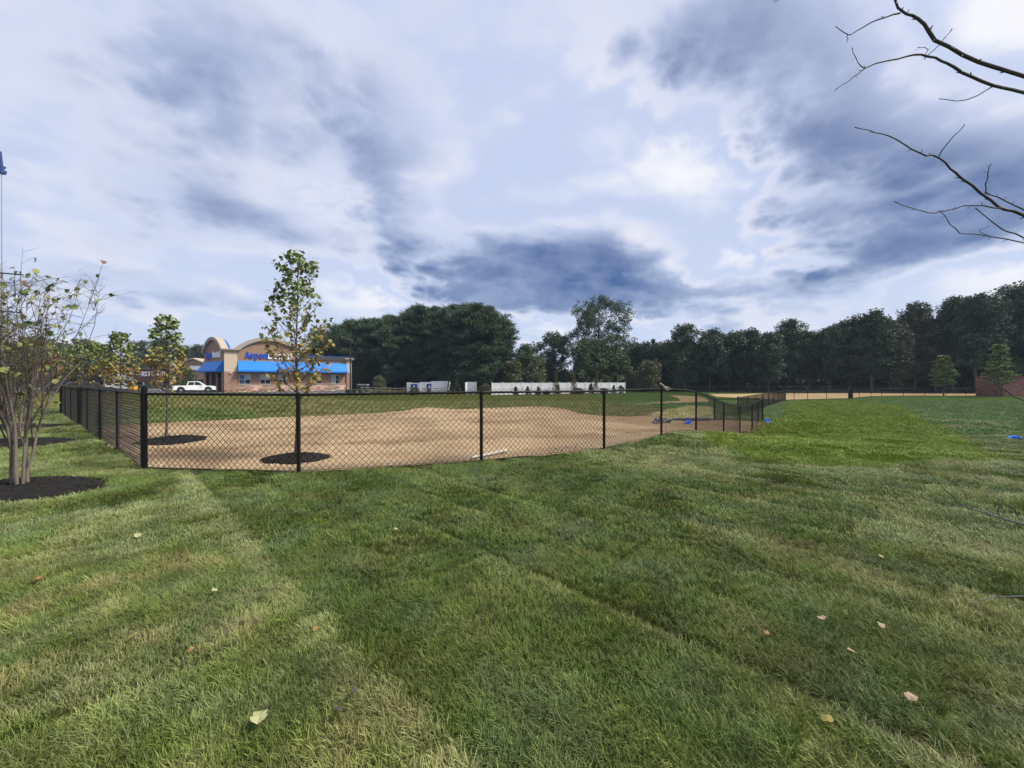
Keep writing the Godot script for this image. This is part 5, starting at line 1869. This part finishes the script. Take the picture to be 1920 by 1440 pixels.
# ---------------------------------------------------------------- the bare tree beside the camera
const BRANCHES := [
	[[Vector3(3.169, 2.476, -1.750), Vector3(2.497, 2.582, -1.650), Vector3(2.076, 2.628, -1.600), Vector3(1.822, 2.650, -1.550), Vector3(1.601, 2.691, -1.500), Vector3(1.516, 2.754, -1.480), Vector3(1.430, 2.761, -1.460), Vector3(1.395, 2.797, -1.450), Vector3(1.343, 2.830, -1.440)], [0.016, 0.013, 0.0115, 0.0105, 0.0095, 0.008, 0.006, 0.006, 0.004]],
	[[Vector3(1.426, 2.753, -1.460), Vector3(1.323, 2.710, -1.440), Vector3(1.238, 2.657, -1.420), Vector3(1.184, 2.622, -1.400), Vector3(1.141, 2.651, -1.400)], [0.0045, 0.004, 0.0032, 0.0025, 0.0015]],
	[[Vector3(1.184, 2.622, -1.400), Vector3(1.172, 2.589, -1.390)], [0.0022, 0.0014]],
	[[Vector3(3.350, 2.438, -1.850), Vector3(2.578, 2.618, -1.750), Vector3(2.205, 2.638, -1.700), Vector3(2.008, 2.638, -1.660), Vector3(1.839, 2.663, -1.620), Vector3(1.730, 2.695, -1.600), Vector3(1.627, 2.698, -1.580), Vector3(1.518, 2.671, -1.560), Vector3(1.365, 2.607, -1.530), Vector3(1.315, 2.569, -1.520), Vector3(1.222, 2.501, -1.500)], [0.014, 0.011, 0.01, 0.0095, 0.0085, 0.007, 0.006, 0.0045, 0.0035, 0.0028, 0.0016]],
	[[Vector3(1.365, 2.607, -1.530), Vector3(1.323, 2.620, -1.520), Vector3(1.302, 2.678, -1.520)], [0.003, 0.0022, 0.0014]],
	[[Vector3(1.640, 2.683, -1.580), Vector3(1.682, 2.730, -1.560), Vector3(1.718, 2.774, -1.550)], [0.0028, 0.0022, 0.0014]],
	[[Vector3(2.008, 2.632, -1.660), Vector3(1.868, 2.556, -1.630), Vector3(1.734, 2.547, -1.610)], [0.004, 0.003, 0.0016]],
	[[Vector3(1.644, 2.698, -1.580), Vector3(1.644, 2.718, -1.570), Vector3(1.594, 2.713, -1.560)], [0.0025, 0.002, 0.0012]],
	[[Vector3(2.964, 1.756, -1.700), Vector3(2.357, 1.951, -1.600), Vector3(1.972, 2.033, -1.520), Vector3(1.845, 2.063, -1.500), Vector3(1.708, 2.125, -1.470), Vector3(1.626, 2.164, -1.450), Vector3(1.540, 2.204, -1.430), Vector3(1.452, 2.210, -1.410), Vector3(1.343, 2.251, -1.390), Vector3(1.259, 2.261, -1.370), Vector3(1.168, 2.265, -1.350)], [0.014, 0.011, 0.008, 0.0075, 0.0065, 0.0055, 0.0045, 0.0038, 0.003, 0.0025, 0.0016]],
	[[Vector3(1.540, 2.204, -1.430), Vector3(1.558, 2.250, -1.420), Vector3(1.610, 2.313, -1.410)], [0.0032, 0.0026, 0.0015]],
	[[Vector3(1.770, 2.100, -1.480), Vector3(1.764, 2.155, -1.470), Vector3(1.766, 2.201, -1.460)], [0.003, 0.0026, 0.0014]],
	[[Vector3(1.861, 2.055, -1.500), Vector3(1.720, 2.058, -1.480), Vector3(1.598, 2.029, -1.460), Vector3(1.524, 2.019, -1.450), Vector3(1.372, 2.045, -1.420)], [0.004, 0.0034, 0.003, 0.0025, 0.0015]],
	[[Vector3(2.011, 2.068, -1.550), Vector3(1.902, 2.097, -1.530), Vector3(1.794, 2.116, -1.500)], [0.004, 0.0034, 0.003]],
	[[Vector3(2.386, 1.871, -1.620), Vector3(2.011, 1.940, -1.550), Vector3(1.774, 1.955, -1.500), Vector3(1.687, 1.958, -1.490), Vector3(1.619, 2.000, -1.470), Vector3(1.574, 2.029, -1.460)], [0.007, 0.0035, 0.003, 0.0026, 0.002, 0.0016]],
	[[Vector3(2.468, 1.860, -1.660), Vector3(2.050, 1.972, -1.580), Vector3(1.939, 1.997, -1.560), Vector3(1.791, 2.070, -1.530)], [0.006, 0.004, 0.0034, 0.0018]],
	[[Vector3(1.804, 1.955, -1.500), Vector3(1.776, 1.970, -1.500), Vector3(1.796, 1.984, -1.490)], [0.0018, 0.0014, 0.001]],
	[[Vector3(3.441, 0.360, -1.900), Vector3(2.649, 0.631, -1.750), Vector3(2.076, 0.816, -1.600), Vector3(1.929, 0.860, -1.560), Vector3(1.809, 0.898, -1.530), Vector3(1.724, 0.925, -1.510), Vector3(1.641, 0.987, -1.490), Vector3(1.529, 1.082, -1.460)], [0.012, 0.008, 0.0055, 0.0048, 0.004, 0.0034, 0.0026, 0.0014]],
	[[Vector3(2.102, 0.824, -1.620), Vector3(2.022, 0.892, -1.600), Vector3(1.943, 0.930, -1.580), Vector3(1.890, 0.948, -1.570)], [0.003, 0.0024, 0.0018, 0.0012]],
	[[Vector3(1.946, 0.863, -1.570), Vector3(1.925, 0.915, -1.560), Vector3(1.939, 0.955, -1.560)], [0.0026, 0.002, 0.0012]],
	[[Vector3(3.312, 0.976, -1.900), Vector3(2.651, 1.193, -1.800), Vector3(2.205, 1.315, -1.700), Vector3(2.076, 1.371, -1.670), Vector3(2.007, 1.402, -1.650), Vector3(1.968, 1.418, -1.640), Vector3(1.930, 1.420, -1.630)], [0.011, 0.008, 0.0045, 0.004, 0.0034, 0.0026, 0.0014]],
	[[Vector3(2.964, 0.309, -1.700), Vector3(2.283, 0.541, -1.550), Vector3(1.881, 0.606, -1.450), Vector3(1.762, 0.621, -1.420), Vector3(1.634, 0.624, -1.390)], [0.009, 0.006, 0.0036, 0.003, 0.0016]],
	[[Vector3(1.765, 0.621, -1.420), Vector3(1.726, 0.653, -1.410)], [0.002, 0.0011]],
	[[Vector3(2.159, 3.640, -1.700), Vector3(1.378, 3.093, -1.500), Vector3(1.003, 2.809, -1.400), Vector3(0.939, 2.752, -1.390), Vector3(0.914, 2.715, -1.380)], [0.012, 0.008, 0.004, 0.0025, 0.0012]],
]


func near_tree() -> void:
	var root := Vector3(3.35, 0.0, -1.95)
	var o := thing("bare_tree", "nearly leafless young tree whose thin grey branches reach into view", "tree", root)
	var mb := MB.new()
	mb.tube([Vector3(0, -0.1, 0), Vector3(0.02, 1.0, 0), Vector3(-0.01, 2.2, 0.03), Vector3(0.03, 3.6, 0.0)], [0.055, 0.045, 0.034, 0.012], 10)
	part(mb, "trunk", M.bark_dark, o)
	var r := RandomNumberGenerator.new()
	r.seed = 5
	for b in BRANCHES:
		var pts := []
		var rads := []
		var src: Array = b[0]
		var srad: Array = b[1]
		if src[0].x > 2.9 or srad[0] > 0.0088:
			pts.append(Vector3(0, clampf(src[0].y - 0.15, 0.2, 3.4), 0))
			rads.append(srad[0] * 1.2)
		for i in src.size() - 1:
			for k in 3:
				var t := k / 3.0
				var p0: Vector3 = src[maxi(i - 1, 0)]
				var p3: Vector3 = src[mini(i + 2, src.size() - 1)]
				var p := (src[i] as Vector3).cubic_interpolate(src[i + 1], p0, p3, t)
				if i + k > 0:
					p += Vector3(r.randfn(0, 1), r.randfn(0, 1), r.randfn(0, 1)) * 0.0016
				pts.append(p - root)
				rads.append(lerpf(srad[i], srad[i + 1], t) * 0.64 * r.randf_range(0.94, 1.06))
		pts.append(src[src.size() - 1] - root)
		rads.append(srad[srad.size() - 1])
		mb = MB.new()
		mb.tube(pts, rads, 8)
		# spurs and buds
		for i in range(2, pts.size() - 1):
			if r.randf() < 0.45:
				var dir: Vector3 = (pts[i + 1] - pts[i]).normalized()
				var out := (dir.cross(Vector3(r.randfn(), r.randfn(), r.randfn())).normalized() + dir * 0.7).normalized()
				var rr: float = rads[i]
				mb.tube([pts[i], pts[i] + out * (rr + 0.007), pts[i] + out * (rr + 0.013)], [rr * 0.55, rr * 0.4, 0.0006], 5, false)
		part(mb, "branch", M.bark_dark, o)
	var leaf := part_of(lobed_leaf(0.07, 0.3), "leaf", M.leaf_moss, o)
	leaf.transform = Transform3D(Basis.from_euler(Vector3(-1.2, 0.4, 0.3)), Vector3(1.795, 0.94, -1.53) - root)


func fallen_leaves() -> void:
	var kinds := [
		[-3.26, 2.71, "leaf_rust", 0.09, "rust-red fallen leaf lying on the pale sod before the mulch bed"], [-3.33, 3.51, "leaf_cream", 0.08, "pale cream fallen leaf just before the largest mulch bed"],
		[-1.0, 1.54, "leaf_cream", 0.085, "large cream-green fallen leaf, lowest in the picture"], [-1.07, 2.16, "leaf_orange", 0.04, "small orange fallen leaf in the darker sod at centre-left"],
		[-2.0, 2.11, "leaf_yellow", 0.055, "golden fallen leaf lying on straw-coloured sod"], [-1.62, 2.0, "leaf_orange", 0.04, "tiny orange fallen leaf close by the golden leaf"],
		[-2.37, 2.11, "leaf_pale", 0.045, "thin whitish fallen leaf on the straw-coloured sod"], [-1.95, 2.55, "leaf_cream", 0.05, "slim cream fallen leaf on the pale strip's dark seam"],
		[-0.73, 1.61, "leaf_dark", 0.045, "dark withered fallen leaf near the lowest edge of the lawn"], [-0.68, 1.72, "leaf_dark", 0.035, "smaller dark withered leaf just above another dark leaf"],
		[1.77, 2.23, "leaf_pale", 0.065, "pale tan fallen leaf on light sod, paired with another pale leaf"], [2.06, 2.2, "leaf_pale", 0.05, "pale tan fallen leaf, outer one of the light pair"],
		[1.69, 1.98, "leaf_pale", 0.055, "pinkish tan fallen leaf just below the pale pair"], [2.83, 3.03, "leaf_yellow", 0.05, "yellow fallen leaf on the open lawn far from other leaves"],
		[2.13, 3.89, "leaf_orange", 0.05, "orange fallen leaf beside a dark seam in the sod"], [1.68, 1.66, "leaf_pale", 0.06, "greyish tan curled leaf near the low corner of the lawn"],
		[2.0, 1.62, "leaf_dark", 0.05, "dark brown leaf at the low corner of the lawn"], [1.28, 1.56, "leaf_yellow", 0.06, "golden orange fallen leaf at the bottom of the lawn"],
		[1.35, 2.11, "leaf_orange", 0.04, "small upright orange leaf in dark sod"], [4.6, 3.9, "leaf_pale", 0.12, "large pale leaf on the lawn below the low bare branch"],
		[-3.95, 5.24, "leaf_pale", 0.06, "pale leaf in dark sod just before the fence"], [-1.43, 4.41, "leaf_brown", 0.06, "brown leaf in dark sod midway to the fence"], [-1.06, 3.58, "leaf_pale", 0.05, "tan leaf caught upright in the dark sod"]]
	var r := RandomNumberGenerator.new()
	r.seed = 61
	for k in kinds:
		var o := part_of(lobed_leaf(k[3] * 0.75, r.randf_range(0.15, 0.6)), "fallen_leaf", M[k[2]], self)
		o.position = on_ground(k[0], k[1], 0.056)
		o.rotation = Vector3(r.randf_range(-0.4, 0.4), r.randf() * TAU, r.randf_range(-0.4, 0.4))
		tag(o, k[4], "leaf", "leaves fallen on the lawn")


func make_plants() -> void:
	mulch_bed(-3.8, 6.93, 0.62, 0.5, 0.1, "dark mulch bed around the central young tree behind the fence")
	mulch_bed(-7.75, 9.0, 0.68, 0.75, 0.12, "dark mulch bed behind the stout corner post of the fence")
	mulch_bed(-6.3, 4.98, 1.0, 0.66, 0.1, "large dark mulch bed around the grey multi-stemmed tree")
	mulch_bed(-10.9, 8.7, 1.15, 0.7, 0.1, "dark mulch bed second behind the grey multi-stemmed tree")
	mulch_bed(-14.9, 11.9, 1.2, 0.7, 0.1, "dark mulch bed farthest behind the grey multi-stemmed tree")
	var tall := curve([[0, 0.85], [0.12, 1.0], [0.35, 0.85], [0.55, 0.72], [0.75, 0.6], [0.9, 0.42], [1.0, 0.2]])
	young_tree("slender young tree with yellowing lower leaves at the middle fence post", -3.85, 7.05, 3.72, {"seed": 9, "branches": 60, "low": 0.27, "spread": 0.56, "shape": tall, "leaves": 1400, "singles": 420, "leaf": 0.068, "autumn": 0.85, "keep": curve([[0, 0.8], [0.2, 0.95], [0.3, 0.6], [0.42, 0.65], [0.5, 0.85], [0.85, 0.8], [1, 0.65]]), "stem": 0.032, "lean": 0.03})
	young_tree("yellowing young tree behind the stout corner post", -8.25, 9.42, 3.0, {"seed": 12, "branches": 56, "low": 0.36, "spread": 0.42, "shape": tall, "leaves": 1050, "leaf": 0.066, "autumn": 0.95, "stem": 0.026})
	young_tree("green and gold young tree before the cream shop front", -12.0, 12.1, 2.9, {"seed": 15, "branches": 50, "low": 0.34, "spread": 0.5, "shape": tall, "leaves": 1100, "leaf": 0.07, "autumn": 0.95, "stem": 0.026})
	young_tree("short golden young tree behind the bare tree's twigs", -18.2, 17.0, 2.9, {"seed": 18, "branches": 46, "low": 0.25, "spread": 1.0, "shape": tall, "leaves": 1400, "leaf": 0.09, "autumn": 0.9, "stem": 0.03})
	young_tree("olive young tree beyond the bare tree, before the far dark trees", -22.6, 19.0, 3.1, {"seed": 22, "branches": 46, "low": 0.25, "spread": 1.1, "shape": tall, "leaves": 1300, "leaf": 0.095, "autumn": 0.7, "stem": 0.03})
	many_stemmed("grey multi-stemmed tree with sparse leaves in the largest mulch bed", -6.21, 4.98, 2.8, 0.56, 7, 360, 130, 4, 16)
	many_stemmed("grey multi-stemmed tree in the second mulch bed back", -10.95, 8.7, 2.55, 0.8, 7, 420, 0, 7, 9)
	many_stemmed("grey multi-stemmed tree in the farthest mulch bed", -15.0, 11.95, 2.7, 0.8, 7, 520, 0, 8, 6)
	feather_tree("light green feathery young tree standing alone on the far lawn", 67.8, 62.0, 6.4, 3.6, 3)
	feather_tree("light green feathery young tree before the red-brick wall", 72.0, 58.4, 7.8, 4.4, 4)
	var dark := Color(0.02, 0.036, 0.016)
	shrub("evergreen_shrub", "tall pointed evergreen between the white enclosure and the single screen", -10.2, 70.5, 4.2, 2.6, dark, true, 1)
	shrub("evergreen_shrub", "shorter pointed evergreen touching the white enclosure's corner", -11.7, 71.5, 3.4, 1.7, dark, true, 2)
	shrub("round_bush", "round green bush before the blue doors of the white enclosure", -16.4, 66.2, 1.35, 1.8, Color(0.075, 0.11, 0.05), false, 3)
	shrub("round_bush", "reddish low bush between the single screen and the white vinyl fence", -4.9, 72.0, 1.7, 2.4, Color(0.09, 0.075, 0.045), false, 4)
	shrub("small_tree", "pale small tree beside the clinic's end wall", -24.5, 73.0, 3.2, 2.6, Color(0.1, 0.12, 0.06), false, 41)
	shrub("small_tree", "green ornamental tree before the clinic entrance", -55.5, 66.8, 4.4, 3.6, Color(0.05, 0.085, 0.035), false, 42)
	for i in 3:
		shrub("evergreen_shrub", "small dark pointed shrub before the white vinyl fence, %s from its near end" % NTH[i], [0.6, 2.65, 4.5][i], 66.2 + i * 0.8, 1.45, 1.35, dark, true, 10 + i, "small shrubs along the white fence")
	var low := [6.2, 8.3, 12.2, 14.8, 17.5, 19.6, 21.2]
	for i in low.size():
		shrub("low_shrub", "low dark shrub along the far half of the white vinyl fence, %s in the row" % NTH[i], low[i], 67.6 + low[i] * 0.43, [0.7, 1.7, 0.9, 1.9, 1.0, 1.6, 1.5][i], [1.5, 1.4, 2.6, 1.6, 1.8, 1.2, 1.3][i], dark * 1.4, i in [1, 3, 5], 20 + i, "low shrubs along the white fence")
	for i in 3:
		shrub("thin_tree", "thin rusty young tree rising above the white vinyl fence, %s from the pines" % NTH[i], [7.7, 11.1, 15.5][i], 69.5 + i * 1.6, [4.3, 3.9, 4.2][i], 1.5, Color(0.11, 0.085, 0.035), true, 30 + i, "thin rusty trees before the white fence")


func _ready() -> void:
	n_big.seed = 4
	n_big.frequency = 0.22
	n_big.fractal_octaves = 3
	n_mid.seed = 6
	n_mid.frequency = 0.75
	n_mid.fractal_octaves = 4
	n_fine.seed = 8
	n_fine.frequency = 2.6
	n_fine.fractal_octaves = 3
	sand_poly = V2(SAND)
	rough_poly = V2(ROUGH)
	bright_poly = V2(BRIGHT)
	park_poly = V2(PARKING)
	trail_poly = V2(TRAIL)
	beds = [[-3.8, 6.93, 0.62, 0.5], [-7.75, 9.0, 0.68, 0.75], [-6.3, 4.98, 1.0, 0.66], [-10.9, 8.7, 1.15, 0.7], [-14.9, 11.9, 1.2, 0.7]]
	make_camera_and_light()
	make_materials()
	make_ground()
	make_sheets()
	make_clods()
	make_clusters()
	dental_building()
	pharmacy()
	brick_enclosure()
	white_enclosure()
	make_fences()
	vinyl_fence()
	split_rail()
	make_woods()
	make_plants()
	make_vehicles()
	make_street_things()
	near_tree()
	fallen_leaves()
	make_grass()
